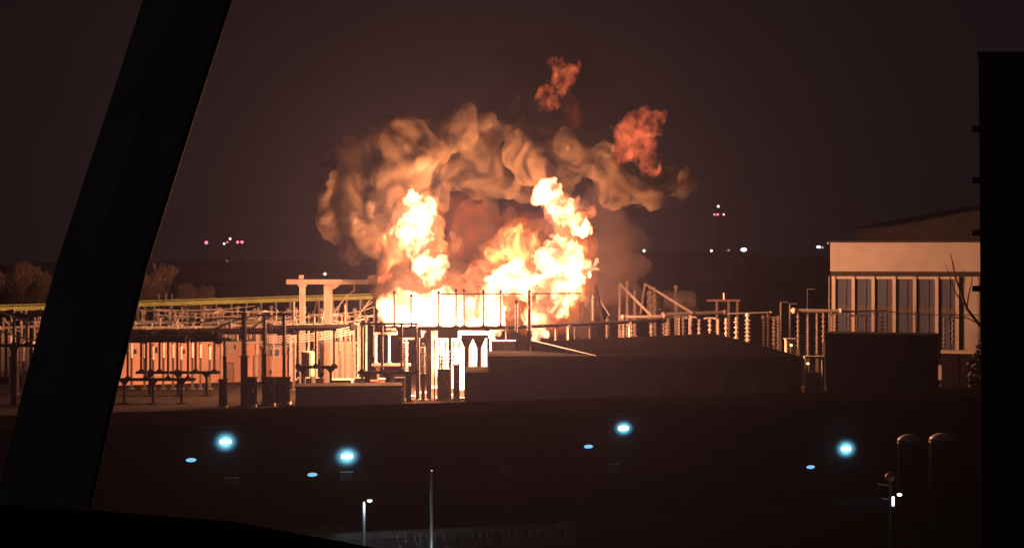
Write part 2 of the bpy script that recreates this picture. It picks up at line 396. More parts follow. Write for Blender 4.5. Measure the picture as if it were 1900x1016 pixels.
smoke([(1000, 170, 12, 70), (1080, 150, 12, 66), (930, 220, 12, 66), (1120, 220, 12, 76), (1030, 230, 12, 76), (860, 230, 12, 50), (1190, 250, 12, 50), (1060, 80, 13, 56), (980, 90, 13, 56)],
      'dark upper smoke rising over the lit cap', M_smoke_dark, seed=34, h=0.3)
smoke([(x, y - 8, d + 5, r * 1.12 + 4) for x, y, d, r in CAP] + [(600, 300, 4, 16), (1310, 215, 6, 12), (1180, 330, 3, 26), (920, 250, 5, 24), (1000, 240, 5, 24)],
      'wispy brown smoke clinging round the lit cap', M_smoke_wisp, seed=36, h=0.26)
# ================================================================ SETTING
def dark(name, v, rough=0.85, tint=(1, 0.97, 0.97), **k): return surf(name, tuple(v * c for c in tint), rough, **k)
M_asphalt = surf('asphalt', (0.045, 0.043, 0.042), 0.92, spec=0.0, var=0.4, scale=0.6, bump=0.3)
M_gravel = surf('yard_gravel', (0.036, 0.031, 0.029), 0.95, spec=0.0, var=0.5, scale=1.4, bump=0.6)
M_hill = surf('far_fields', (0.035, 0.035, 0.028), 1.0, var=0.4, scale=0.02)
M_conc = surf('concrete', (0.42, 0.39, 0.35), 0.85, var=0.3, scale=1.2, bump=0.2)
M_render = surf('pale_render', (0.45, 0.43, 0.43), 0.85, var=0.14, scale=0.5, bump=0.1)
M_rend2 = surf('dull_render', (0.085, 0.08, 0.085), 0.9, var=0.3, scale=0.4)
M_trim = surf('white_frame', (0.55, 0.51, 0.47), 0.5, var=0.12, scale=1.0)
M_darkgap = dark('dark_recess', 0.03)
M_clad = dark('dark_cladding', 0.035, 0.9, spec=0.0, var=0.4, scale=0.7)
M_roofing = dark('roof_felt', 0.009, 0.95, tint=(1, .85, .95), spec=0.0, var=0.45, scale=0.5, bump=0.2)
M_flash = surf('roof_edge_metal', (0.045, 0.042, 0.045), 0.6, 0.2, var=0.4)
M_black = dark('black_paint', 0.012, 0.9, spec=0.0)
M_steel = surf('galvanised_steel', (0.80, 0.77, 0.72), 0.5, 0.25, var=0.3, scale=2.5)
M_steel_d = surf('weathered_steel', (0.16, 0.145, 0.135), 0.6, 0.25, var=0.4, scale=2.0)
M_steel_k = surf('silhouette_steel', (0.012, 0.010, 0.012), 0.75, 0.0, var=0.4, scale=2.0, spec=0.0)  # backlit silhouette of the yard steel put into a near-black colour
M_porc_k = surf('silhouette_porcelain', (0.018, 0.012, 0.011), 0.5, var=0.3, spec=0.15)  # insulators darkened in colour to stand as silhouettes too
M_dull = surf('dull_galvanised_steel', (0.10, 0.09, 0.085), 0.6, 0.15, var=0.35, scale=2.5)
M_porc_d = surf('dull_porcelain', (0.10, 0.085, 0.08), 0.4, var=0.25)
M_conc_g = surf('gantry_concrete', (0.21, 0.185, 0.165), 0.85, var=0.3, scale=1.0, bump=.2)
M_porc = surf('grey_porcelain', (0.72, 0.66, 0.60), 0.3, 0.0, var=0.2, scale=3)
M_porc_b = surf('brown_porcelain', (0.14, 0.07, 0.045), 0.28, 0.0, var=0.3, scale=3)
M_alu = surf('aluminium_tube', (0.82, 0.79, 0.72), 0.45, 0.2, var=0.15, scale=1.5)
M_yellow = surf('yellow_paint', (0.62, 0.80, 0.22), 0.5, var=0.2, scale=0.8)
M_door = surf('pale_door_paint', (0.34, 0.23, 0.18), 0.6, var=0.2)
M_beige = surf('beige_paint', (0.45, 0.40, 0.28), 0.5, var=0.15)
M_red = surf('red_paint', (0.45, 0.05, 0.05), 0.5)
M_bark = surf('bark', (0.3, 0.22, 0.15), 0.9, var=0.4, scale=6)
M_bark_d = surf('dark_bark', (0.05, 0.035, 0.03), 0.9, spec=0.0)
M_twig = surf('twigs', (0.85, 0.66, 0.48), 0.9, var=0.4, scale=2)
M_evergreen = surf('evergreen_leaf', (0.006, 0.008, 0.005), 0.8, var=0.4, scale=3)
M_tank = surf('tank_shade_paint', (0.035, 0.036, 0.04), 0.9, 0.0, spec=0.0, var=0.2, scale=1.5)  # unlit bodies of the pale tanks put into a dark colour
def brick_mat():
    m, t, out = new_mat('pink_brick')
    b = t.nodes.new('ShaderNodeBsdfPrincipled'); b.inputs['Roughness'].default_value = 0.9
    tc = t.nodes.new('ShaderNodeTexCoord'); mp = t.nodes.new('ShaderNodeMapping'); mp.inputs['Rotation'].default_value = (math.radians(90), 0, 0)
    br = t.nodes.new('ShaderNodeTexBrick'); br.inputs['Scale'].default_value = 2.0
    br.inputs['Color1'].default_value = (0.58, 0.34, 0.26, 1); br.inputs['Color2'].default_value = (0.50, 0.28, 0.21, 1); br.inputs['Mortar'].default_value = (0.5, 0.40, 0.34, 1)
    br.inputs['Mortar Size'].default_value = 0.02
    t.links.new(tc.outputs['Object'], mp.inputs[0]); t.links.new(mp.outputs[0], br.inputs['Vector'])
    n = t.nodes.new('ShaderNodeTexNoise'); n.inputs['Scale'].default_value = 0.5; n.inputs['Detail'].default_value = 6
    t.links.new(tc.outputs['Object'], n.inputs['Vector'])
    mx = t.nodes.new('ShaderNodeMix'); mx.data_type = 'RGBA'; mx.blend_type = 'MULTIPLY'; mx.inputs[0].default_value = 0.6
    t.links.new(br.outputs['Color'], mx.inputs[6]); t.links.new(n.outputs['Color'], mx.inputs[7])
    mr = t.nodes.new('ShaderNodeMapRange'); mr.inputs[1].default_value = .3; mr.inputs[2].default_value = .7; mr.inputs[3].default_value = .75; mr.inputs[4].default_value = 1.0
    t.links.new(n.outputs['Fac'], mr.inputs[0])
    cb = t.nodes.new('ShaderNodeCombineColor')
    for i in range(3): t.links.new(mr.outputs[0], cb.inputs[i])
    t.links.new(cb.outputs[0], mx.inputs[7]); mx.inputs[0].default_value = 1.0
    t.links.new(mx.outputs[2], b.inputs['Base Color']); t.links.new(b.outputs[0], out.inputs['Surface'])
    return m
M_brick = brick_mat()
def glass_mat():
    m, t, out = new_mat('dark_glass')
    b = t.nodes.new('ShaderNodeBsdfPrincipled'); b.inputs['Base Color'].default_value = (0.09, 0.11, 0.18, 1)
    b.inputs['Roughness'].default_value = 0.15; t.links.new(b.outputs[0], out.inputs['Surface'])
    return m
M_glass = glass_mat()

# ground to the horizon, the gravel yard, the hills
def sheet(name, x0, x1, y0, y1, z, mat, n=1, zf=None):
    bm = bmesh.new(); vs = [[bm.verts.new((x0 + (x1 - x0) * i / n, y0 + (y1 - y0) * j / n, z + (zf(i, j) if zf else 0))) for j in range(n + 1)] for i in range(n + 1)]
    for i in range(n):
        for j in range(n): bm.faces.new((vs[i][j], vs[i + 1][j], vs[i + 1][j + 1], vs[i][j + 1]))
    me = bpy.data.meshes.new(name); bm.to_mesh(me); bm.free()
    return tag(link_mesh(name, me, mat), kind='structure')
sheet('ground', -1300, 1300, -60, 1500, 0.0, M_asphalt)
sheet('gravel_yard', -110, 75, 100, 225, 0.004, M_gravel, 40, lambda i, j: random.uniform(0, 0.05))
def hills():
    bm = bmesh.new(); prev = None
    rows = [(700, 0), (820, .35), (960, 1.0), (1100, 0.9), (1400, 0.2)]
    n = 60; g = []
    for Y, k in rows:
        r = []
        for i in range(n + 1):
            X = -1000 + 2000 * i / n
            h = 9 + 4 * math.sin(X * .006 + 1) + 3 * math.sin(X * .017) + random.uniform(-.6, .6)
            r.append(bm.verts.new((X, Y, 0.05 + k * h)))
        g.append(r)
    for a, b in zip(g[:-1], g[1:]):
        for i in range(n): bm.faces.new((a[i], a[i + 1], b[i + 1], b[i]))
    me = bpy.data.meshes.new('hills'); bm.to_mesh(me); bm.free()
    tag(link_mesh('hills', me, M_hill), kind='structure')
hills()

# ---------------------------------------------------------------- trees
def tree(name, label, loc, height, spread, seed, twig_mat=M_twig, levels=5, trunk_r=0.22, group=None, lean=(0, 0), tw=0.05):
    R = random.Random(seed)
    acc = ([], []), ([], [])
    def limb(k, p, q, r0, r1, seg):
        V, Fc = acc[k]; d = (q - p).normalized(); u = d.orthogonal().normalized(); w = d.cross(u); n = len(V)
        for c, r in ((p, r0), (q, r1)):
            for j in range(seg):
                an = 6.28318 * j / seg; V.append(c + (u * math.cos(an) + w * math.sin(an)) * r)
        for j in range(seg): Fc.append((n + j, n + (j + 1) % seg, n + seg + (j + 1) % seg, n + seg + j))
    def grow(p, d, L, r, lv):
        q = p + d * L
        limb(0 if lv <= 1 else 1, p, q, r, r * .7, 6 if lv <= 1 else 3)
        if lv >= levels: return
        k = 3 if lv < 2 else R.choice((3, 4))
        for _ in range(k):
            v = Vector((R.gauss(0, 1) * spread, R.gauss(0, 1) * spread, R.uniform(.5, 1.3)))
            nd = (d * .7 + v.normalized() * .75).normalized()
            st = q if R.random() < .6 else p.lerp(q, R.uniform(.45, .95))
            grow(st, nd, L * R.uniform(.6, .85), max(r * .6, tw * .45), lv + 1)
    grow(Vector((0, 0, 0)), Vector((lean[0], lean[1], 1)).normalized(), height * .27, trunk_r, 0)
    t = thing(name, label, 'tree', loc, 0, group)
    for (V, Fc), nm, mt in zip(acc, ('trunk', 'crown'), (M_bark, twig_mat)):
        me = bpy.data.meshes.new(nm); me.from_pydata(V, [], Fc); link_mesh(nm, me, mt, t)
    return t
i = 0
for px, top, Y, sd in ((-25, 492, 214, 1), (22, 482, 218, 2), (62, 486, 222, 3), (98, 500, 226, 4), (225, 500, 220, 5), (272, 486, 216, 6), (306, 486, 222, 7), (350, 522, 226, 8), (392, 524, 230, 9)):
    b = P(px, 470, Y); hgt = 14 - (top - 470) / F_PX * Y
    small = top > 515
    tree('bare_tree', 'low bare winter tree with fine twigs beyond the yellow busbar' if small else 'tall bare winter tree with brown twigs behind the yellow busbar',
         (b.x, Y, 0), hgt * 1.02, 0.55, sd, levels=7, group='low trees behind the yard' if small else 'tall trees behind the yard', tw=0.11)
def sapling():
    base = P(1850, 660, 118); t = thing('bare_sapling', 'thin bare tree leaning before the pale switch house', 'tree', (base.x, 118, 0)); o = Vector((base.x, 118, 0))
    def limb_(name, pts, r0, r1, dy=0):
        mb = MB(); q = [P(x, y, 118 + dy) - o for x, y in pts]; n = len(q) - 1
        for i in range(n): mb.tube(q[i], q[i + 1], r0 + (r1 - r0) * i / n, r0 + (r1 - r0) * (i + 1) / n, 6)
        mb.build(name, M_bark_d, t)
    MB().tube((0, 0, 0), P(1838, 628, 118) - o, .2, .16).build('trunk', M_bark_d, t)
    limb_('branch', [(1838, 628), (1815, 600), (1794, 572), (1782, 540), (1772, 512), (1768, 488), (1763, 470)], .16, .03)
    limb_('branch', [(1794, 572), (1797, 548), (1803, 525), (1804, 505)], .07, .03, .5)
    limb_('branch', [(1790, 565), (1776, 548), (1768, 530), (1760, 505), (1754, 490)], .06, .02, -.5)
    limb_('branch', [(1815, 600), (1796, 590), (1775, 583), (1762, 566)], .06, .02, .3)
    limb_('branch', [(1782, 540), (1790, 520), (1788, 500)], .05, .02, .2)
sapling()
def bush(name, label, loc, rx, rz, n, seed, mat):
    R = random.Random(seed); bm = bmesh.new()
    t = thing(name, label, 'bush', loc)
    for _ in range(n):
        th = R.uniform(0, 6.283); u = R.uniform(-1, 1); rr = R.random() ** .4
        rr *= 1 + .25 * math.sin(3 * th + seed) + .15 * math.sin(7 * u)
        c = Vector((rx * rr * math.cos(th) * math.sqrt(1 - u * u), rx * rr * math.sin(th) * math.sqrt(1 - u * u), rz + rz * .95 * u * rr))
        s = R.uniform(.12, .3); a = Vector((R.gauss(0, 1), R.gauss(0, 1), R.gauss(0, 1))).normalized(); b_ = a.orthogonal()
        bm.faces.new([bm.verts.new(c + a * s), bm.verts.new(c + b_ * s * .6), bm.verts.new(c - a * s), bm.verts.new(c - b_ * s * .6)])
    me = bpy.data.meshes.new('crown'); bm.to_mesh(me); bm.free(); link_mesh('crown', me, mat, t)
    MB().tube((0, 0, 0), (0, 0, rz), .12, .05).build('trunk', M_bark, t)
    return t
b = P(1836, 622, 112); bush('evergreen_bush', 'dark evergreen bush beside the black tower block', (b.x, 112, 0), 1.35, b.z / 2 * .98, 4200, 5, M_evergreen)
# ================================================================ BUILDINGS
# --- pale switch house with tall windows
def switch_house():
    Y = 158.0; k = Y / F_PX
    X = lambda px: (px - 950) * k
    Z = lambda py: 14 - (py - HOR) * k
    t = thing('switch_house', 'pale switch house with a tall row of dark windows below a blank fascia', 'building', (X(1543), Y, 0), -math.radians(13.5))
    x0 = X(1543); cs, sn = math.cos(math.radians(13.5)), math.sin(math.radians(13.5))
    def L(px): q = (px - 950) / F_PX; return (q * Y - x0) / (cs + q * sn)
    W_ = L(1905)
    MB().box(0, W_, .35, 14, 0, Z(512)).build('wall', M_render, t)
    MB().box(-.15, W_, 0, 14, Z(503), Z(450)).build('fascia', M_render, t)
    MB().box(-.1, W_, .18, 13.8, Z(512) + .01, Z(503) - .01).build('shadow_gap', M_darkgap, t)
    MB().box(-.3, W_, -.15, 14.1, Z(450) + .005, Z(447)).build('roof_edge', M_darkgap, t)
    fins = [1547, 1583, 1620, 1659, 1697, 1738, 1776]
    for a, b in zip(fins[:-1], fins[1:]):
        w = thing('window', None, None); del_ = w
        w.parent = t; w.location = (L(a) + .13, 0, 0)
        ww = L(b) - L(a) - .26
        f = MB(); zt, zb = Z(514), 2.2
        f.box(0, .1, .14, .34, zb, zt).box(ww - .1, ww, .14, .34, zb, zt).box(.1, ww - .1, .14, .34, zt - .1, zt).box(.1, ww - .1, .14, .34, zb, zb + .12)
        f.box(ww * .62, ww * .62 + .09, .15, .335, zb + .12, zt - .1)
        f.build('frame', M_steel_d, w)
        zm = Z(572)
        MB().box(.1, ww * .62, .24, .3, zm + .35, zt - .1).build('pane', M_glass, w)
        MB().box(ww * .62 + .09, ww - .1, .24, .3, zm + .35, zt - .1).build('pane', M_glass, w)
        MB().box(.1, ww * .62, .24, .3, zb + .12, zm - .35).build('pane', M_glass, w)
        MB().box(ww * .62 + .09, ww - .1, .24, .3, zb + .12, zm - .35).build('pane', M_glass, w)
        MB().box(.1, ww - .1, .2, .32, zm - .35, zm + .35).build('spandrel', M_steel_d, w)
    for a in fins:
        MB().box(L(a) - .17, L(a) + .17, -.06, .345, 1.8, Z(512) - .01).build('fin', M_trim, t)
    MB().box(0, L(1776), .1, .345, Z(517), Z(512) - .02).build('head_rail', M_trim, t)
    MB().tube((L(1826), .2, 0), (L(1826), .2, Z(512)), .12).build('downpipe', M_trim, t)
    MB().tube((L(1815), .2, 0), (L(1815), .2, Z(512)), .05).build('downpipe', M_steel_d, t)
switch_house()

def gable_shed():
    Y = 205.0; a = P(1650, 437, Y); k = Y / F_PX
    t = thing('workshop_hall', 'dim hall with a rising roof behind the pale switch house', 'building', (a.x, Y, 0))
    Z = lambda py: 14 - (py - HOR) * k
    w = (1900 - 1650) * k
    MB().prism([(0, 0), (w, 0), (w, Z(374)), (0, Z(421))], 0, 20).build('wall', M_rend2, t)
    MB().prism([(-.3, Z(421) + .02), (w + .3, Z(374) + .02), (w + .3, Z(374) + .3), (-.3, Z(421) + .3)], -.4, 20.4).build('roof', M_roofing, t)
gable_shed()

# --- pink brick buildings of the left yard
BRA = math.radians(17)
def brick_house(px0, px1, top, Y, depth, label, vents=(), doors=(), windows=(), panel=None):
    k = Y / F_PX; a = P(px0, top, Y)
    t = thing('brick_building', label, 'building', (a.x, Y, 0), BRA)
    q0 = (px0 - 950) / F_PX
    def L(px): q = (px - 950) / F_PX; return (q * Y - a.x) / (math.cos(BRA) - q * math.sin(BRA))
    Z = lambda py: 14 - (py - HOR) * k
    w = L(px1)
    MB().box(0, w, 0, depth, 0, a.z - .25).build('wall', M_brick, t)
    MB().box(-.15, w + .15, -.2, depth + .15, a.z - .247, a.z).build('roof', M_conc, t)
    for x, y, ww, hh in vents:
        v = MB(); v.box(L(x - ww / 2), L(x + ww / 2), -.05, .05, Z(y + hh / 2), Z(y - hh / 2)); v.build('vent', M_darkgap, t)
    for x, y0, ww in doors:
        d = MB().box(L(x), L(x + ww), -.07, .05, .05, Z(y0)).build('door', M_door, t)
        MB().box(L(x + ww) - .3, L(x + ww) - .2, -.12, -.071, 1.0, 1.25).build('handle', M_steel_d, d)
        f = MB().box(L(x) - .12, L(x) - .005, -.08, .04, .05, Z(y0) + .12).box(L(x + ww) + .005, L(x + ww) + .12, -.08, .04, .05, Z(y0) + .12).box(L(x) - .004, L(x + ww) + .004, -.08, .04, Z(y0) + .004, Z(y0) + .12)
        f.build('door_frame', M_steel_d, d)
    for x0, x1, y0, y1 in windows:
        wn = MB().box(L(x0), L(x1), -.04, .03, Z(y1), Z(y0)).build('window', M_glass, t)
        fr = MB(); zs0, zs1 = Z(y1), Z(y0)
        fr.box(L(x0) - .1, L(x0), -.08, .03, zs0 - .1, zs1 + .1).box(L(x1), L(x1) + .1, -.08, .03, zs0 - .1, zs1 + .1)
        fr.box(L(x0), L(x1), -.081, .03, zs1, zs1 + .12).box(L(x0), L(x1), -.081, .03, zs0 - .1, zs0)
        m = (L(x0) + L(x1)) / 2; fr.box(m - .05, m + .05, -.079, .03, zs0, zs1)
        fr.build('frame', M_trim, wn)
        MB().box(L(x0) - .3, L(x1) + .5, -.14, .02, zs1 + .13, zs1 + .4).build('lintel', M_trim, wn)
    if panel:
        x0, x1, y0, y1 = panel
        MB().box(L(x0), L(x1), -.06, .02, Z(y1), Z(y0)).build('wall_panel', M_conc, t)
brick_house(130, 408, 632, 148.0, 5, 'long pink brick blast wall building with small dark vents', vents=((223, 688, 5, 8), (251, 654, 5, 9), (290, 652, 5, 11), (341, 656, 5, 9)))
brick_house(409, 488, 634, 152.5, 5, 'pink brick control hut with two doors and a pale wall panel', vents=((436, 644, 3, 8), (475, 645, 3, 8)), doors=((422, 674, 10), (472, 662, 13)), panel=(420, 434, 641, 655))
brick_house(489, 541, 640, 153.5, 4, 'small pink brick hut with a white framed window', windows=((500, 518, 648, 661),), vents=((502, 690, 4, 8),))
brick_house(612, 660, 634, 156, 4, 'narrow brick kiosk behind the concrete gantry', doors=((622, 660, 10), (640, 660, 10)))

# --- dark workshop with hipped roof before the fire
def workshop():
    t = thing('dark_workshop', 'long dark workshop with a low hipped roof in front of the fire', 'building', (0, 0, 0))
    A = P(1105, 662, 118); B = P(1487, 661, 118); E = P(985, 633, 124); D = P(1325, 618, 128); Dl = P(1140, 625, 126)
    Fb = Vector((B.x + .6, 136, B.z - .6)); G = Vector((E.x, 136, B.z - .6))
    t.location = (A.x, A.y, 0); o = Vector((A.x, A.y, 0))
    bm = bmesh.new(); v = {n: bm.verts.new(p - o) for n, p in dict(A=A, B=B, E=E, D=D, Fb=Fb, G=G).items()}
    for f in (('A', 'B', 'D', 'E'), ('B', 'Fb', 'D'), ('D', 'Fb', 'G', 'E')): bm.faces.new([v[n] for n in f])
    bmesh.ops.solidify(bm, geom=bm.faces[:], thickness=-0.12)
    me = bpy.data.meshes.new('roof'); bm.to_mesh(me); bm.free(); rf = link_mesh('roof', me, M_roofing, t)
    MB().bar(A - o + Vector((0, -.06, .06)), E - o + Vector((0, -.06, .06)), .16, .14).build('verge_trim', M_flash, rf)
    MB().bar(A - o + Vector((0, -.1, .0)), B - o + Vector((0, -.1, .0)), .12, .14).build('gutter', M_clad, rf)
    # walls under the eaves
    bm = bmesh.new(); ring = [A, B, Fb, G, E]
    dn = [bm.verts.new((p.x - o.x, p.y - o.y + .02, 0)) for p in ring]; up = [bm.verts.new((p.x - o.x, p.y - o.y + .02, p.z - .15)) for p in ring]
    for i in range(5): bm.faces.new((dn[i], dn[(i + 1) % 5], up[(i + 1) % 5], up[i]))
    me = bpy.data.meshes.new('wall'); bm.to_mesh(me); bm.free(); link_mesh('wall', me, M_clad, t)
    for i in range(6):
        x = 1.2 + i * 2.7
        MB().box(x, x + 1.5, -.1, .05, 1.6, 3.4).build('window', M_glass, t)
    # annexe
    k = 117 / F_PX
    an = thing('dark_annexe', 'low flat roofed dark annexe at the end of the workshop', 'building', ((862 - 950) * k, 117, 0))
    L = lambda px: (px - 862) * k
    MB().box(L(906), L(1103), 0, 6, 0, 14 - (662 - HOR) * k).build('wall', M_clad, an)
    MB().box(0, L(906) - .01, .02, 6, 0, 14 - (690 - HOR) * k).build('lower_wall', M_clad, an)
    MB().box(L(906) - .1, L(1103) - .02, -.1, 6.1, 14 - (662 - HOR) * k + .003, 14 - (660 - HOR) * k).build('roof_edge', M_clad, an)
    MB().box(L(938), L(984), -.13, -.102, 14 - (663 - HOR) * k, 14 - (660.5 - HOR) * k).build('lit_edge_strip', M_steel, an)  # pale strip added for the lit stretch of the roof edge
workshop()

def block(px0, px1, top, Y, depth, label, name, cat='building', mat=M_clad, lamp=None, edge=M_clad):
    k = Y / F_PX; a = P(px0, top, Y); e_ = ((px0 if px0 > 950 else min(px1, 950)) - 950) / F_PX; th = math.atan(e_) * 1.08; t = thing(name, label, cat, (a.x, Y, 0), -th); q = (px1 - 950) / F_PX; w = (q * Y - a.x) / (math.cos(th) + q * math.sin(th))
    MB().box(0, w, 0, depth, 0, a.z - .15).build('wall', mat, t)
    MB().box(-.08, w + .08, -.08, depth + .08, a.z - .147, a.z).build('roof', edge, t)
    n = max(2, int(w / 1.2))
    for i in range(1, n):
        MB().box(w * i / n - .04, w * i / n + .04, -.05, .02, .1, a.z - .2).build('wall_rib', mat, t)
    return t
block(1533, 1741, 618, 121, 3.0, 'plain dark clad plant block before the tall windows', 'plant_block')
block(1747, 1840, 652, 136, 3.0, 'low brown shed beside the plain dark block', 'low_shed', mat=dark('brown_cladding', .016, tint=(1, .75, .7), spec=0.0), edge=M_conc)
block(548, 745, 716, 127.0, 3.0, 'low dark store wall at the yard edge', 'low_store', edge=M_clad)

# --- near warehouse with reflected room lamps built onto its wall
WH0 = Vector((-21.6, 75.2, 0)); WA = math.atan2(11.8, 41.9)
WDIR = Vector((math.cos(WA), math.sin(WA), 0)); WN = Vector((math.sin(WA), -math.cos(WA), 0))
WFRONT = WH0 + WN * 6.0
def wall_hit(px, py, off=0.0):
    d = P(px, py, 1.0) - Vector((0, 0, CAM_H)); o = Vector((0, 0, CAM_H)); p0 = WFRONT + WN * off
    tt = (p0 - o).dot(WN) / d.dot(WN)
    return o + d * tt
def warehouse():
    t = thing('warehouse', 'long dark warehouse with added wall lamps in front of the substation', 'building', WH0, WA)
    MB().box(-50, 62, -6, 0, 0, 5.35).build('wall', M_clad, t)
    MB().box(-50.1, 62.1, -6.1, .1, 5.353, 5.5).build('roof', M_roofing, t)
    for i in range(28):
        MB().box(-50 + i * 4 + .1, -50 + i * 4 + 3.9, -6.06, -5.98, .4, 5.1).build('wall_panel', M_clad, t)
    for px, py in ((430, 893), (642, 882), (937, 872), (1135, 867)):
        h = wall_hit(px, py); l = (h - WH0).dot(WDIR); z = h.z
        v = MB().box(l - .32, l + .32, -6.14, -6.065, z - .22, z + .2).build('vent', M_steel_d, t)  # panel added for the dim ghost square under a reflected lamp
        MB().box(l - .35, l + .35, -6.2, -6.141, z + .2, z + .25).build('ghost_panel_hood', M_steel, v)
    for l in (-34, -12, 18, 40):
        d = MB().box(l, l + 3.2, -6.1, -6.062, .05, 3.6).build('roller_door', M_clad, t)
warehouse()
M_lampcore = emit('lamp_tube', (0.85, 0.97, 1.0), 6.0)
def halo_mat(name, rx, ry, rz, col_in, col_out, k, p):
    """added bloom round a lamp: a glowing volume that dies away from the tube"""
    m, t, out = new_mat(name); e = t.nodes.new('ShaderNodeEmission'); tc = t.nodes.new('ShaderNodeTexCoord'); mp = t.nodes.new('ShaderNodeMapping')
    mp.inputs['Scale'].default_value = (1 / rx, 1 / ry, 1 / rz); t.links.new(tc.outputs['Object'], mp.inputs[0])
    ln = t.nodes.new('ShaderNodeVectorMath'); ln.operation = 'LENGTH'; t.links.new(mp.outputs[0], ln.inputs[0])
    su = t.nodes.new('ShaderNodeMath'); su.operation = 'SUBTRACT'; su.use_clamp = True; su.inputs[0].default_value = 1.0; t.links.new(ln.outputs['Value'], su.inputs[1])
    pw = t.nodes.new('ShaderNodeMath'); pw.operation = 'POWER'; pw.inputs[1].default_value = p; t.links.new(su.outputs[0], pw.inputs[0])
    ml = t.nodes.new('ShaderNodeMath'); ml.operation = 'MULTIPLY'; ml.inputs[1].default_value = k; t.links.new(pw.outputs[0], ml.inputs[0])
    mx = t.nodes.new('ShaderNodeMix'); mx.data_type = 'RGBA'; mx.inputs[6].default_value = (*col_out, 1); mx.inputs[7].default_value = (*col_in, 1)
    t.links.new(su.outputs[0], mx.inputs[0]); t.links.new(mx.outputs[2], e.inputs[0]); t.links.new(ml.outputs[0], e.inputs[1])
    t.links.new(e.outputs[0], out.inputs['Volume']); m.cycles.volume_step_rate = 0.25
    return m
M_lamphalo = halo_mat('lamp_halo', .85, .5, .66, (0.3, 0.95, 1.0), (0.02, 0.15, 0.5), 15.0, 3.2)
M_lampsmall = emit('small_lamp', (0.22, 0.62, 1.0), 1.0)
def blue_light(p, w, r=.1, col=(.35, .7, 1.0), parent=None):
    d = bpy.data.lights.new('lamp_light', 'POINT'); d.energy = w; d.color = col; d.shadow_soft_size = r
    o = bpy.data.objects.new('lamp_light', d); COL.objects.link(o); o.location = p; o.parent = parent
    return o
spots = ((418, 818, 'nearest the end hidden by the slanted column'), (643, 845, 'above the bright ghost panel'), (1155, 793, 'mounted highest below the roof'), (1567, 831, 'on the stretch nearest the round tanks'))
for px, py, wh in spots:  # room lamps reflected in the window glass, built here as wall lamps
    h = wall_hit(px, py, .12)
    t = thing('reflected_lamp', 'bright blue white window reflection built as a lamp %s of the warehouse wall' % wh, 'reflected_lamp', h, WA, 'window reflections built as warehouse lamps')
    MB().box(-.5, .5, -.02, .12, -.28, .28).build('housing', M_black, t)
    gl = MB().sphere((0, 0, 0), 1.0, 24, 16, (.85, .5, .66)).build('bloom_halo', M_lamphalo, t, (0, -.15, 0), smooth=True); gl.scale = (1 + .1 * math.sin(px), 1, 1 + .12 * math.cos(px * 1.7))  # bloom of the lamp added as a glowing volume
    MB().box(-.26, .26, -.2, -.12, -.08, .08).build('lamp_tube', M_lampcore, t)
    MB().box(-.06, .06, .0, .11, .28, .45).build('bracket', M_black, t)
    blue_light((0, -.9, 0), 9, .2, parent=t)  # light added with the stand-in lamp to spread a halo on the wall
    h2 = wall_hit(px - 63.5, py + 34.5, .12)
    t2 = thing('ghost_lamp', 'small blue oval ghost of the reflected lamp %s' % wh, 'lamp', h2, WA, 'ghost reflections built as warehouse lamps')  # ghost image from the double glazing, built as a small lamp
    MB().box(-.3, .3, .0, .11, -.14, .14).build('housing', M_black, t2)
    MB().sphere((0, -.04, 0), .1, 16, 8, (2.6, 1.0, 1.0)).build('lens', M_lampsmall, t2, smooth=True)

# --- black tower block at the right with brackets
def tower():
    Y = 15.0; k = Y / F_PX; a = P(1816, 108, Y)
    t = thing('tower_block', 'black corner of a near tower block with small side brackets', 'building', (a.x, Y, 0))
    sk = Matrix(((1, .42, 0, 0), (0, 1, 0, 0), (0, 0, 1, 0), (0, 0, 0, 1)))
    w = MB().prism([(0.08, 0), (4, 0), (4, a.z), (0, a.z), (.02, 13.3)], 0, 6); bmesh.ops.transform(w.bm, matrix=sk, verts=w.bm.verts[:]); w.build('wall', M_black, t)
    w = MB().box(-.01, 4.1, -.06, 6.1, a.z + .002, a.z + .06); bmesh.ops.transform(w.bm, matrix=sk, verts=w.bm.verts[:]); w.build('coping', M_black, t)
    for py in (240, 335, 432, 535):
        z = 14 - (py - HOR) * k
        MB().box(-.07, .3, -.06, -.002, z - .03, z + .03).build('bracket', M_black, t)
tower()

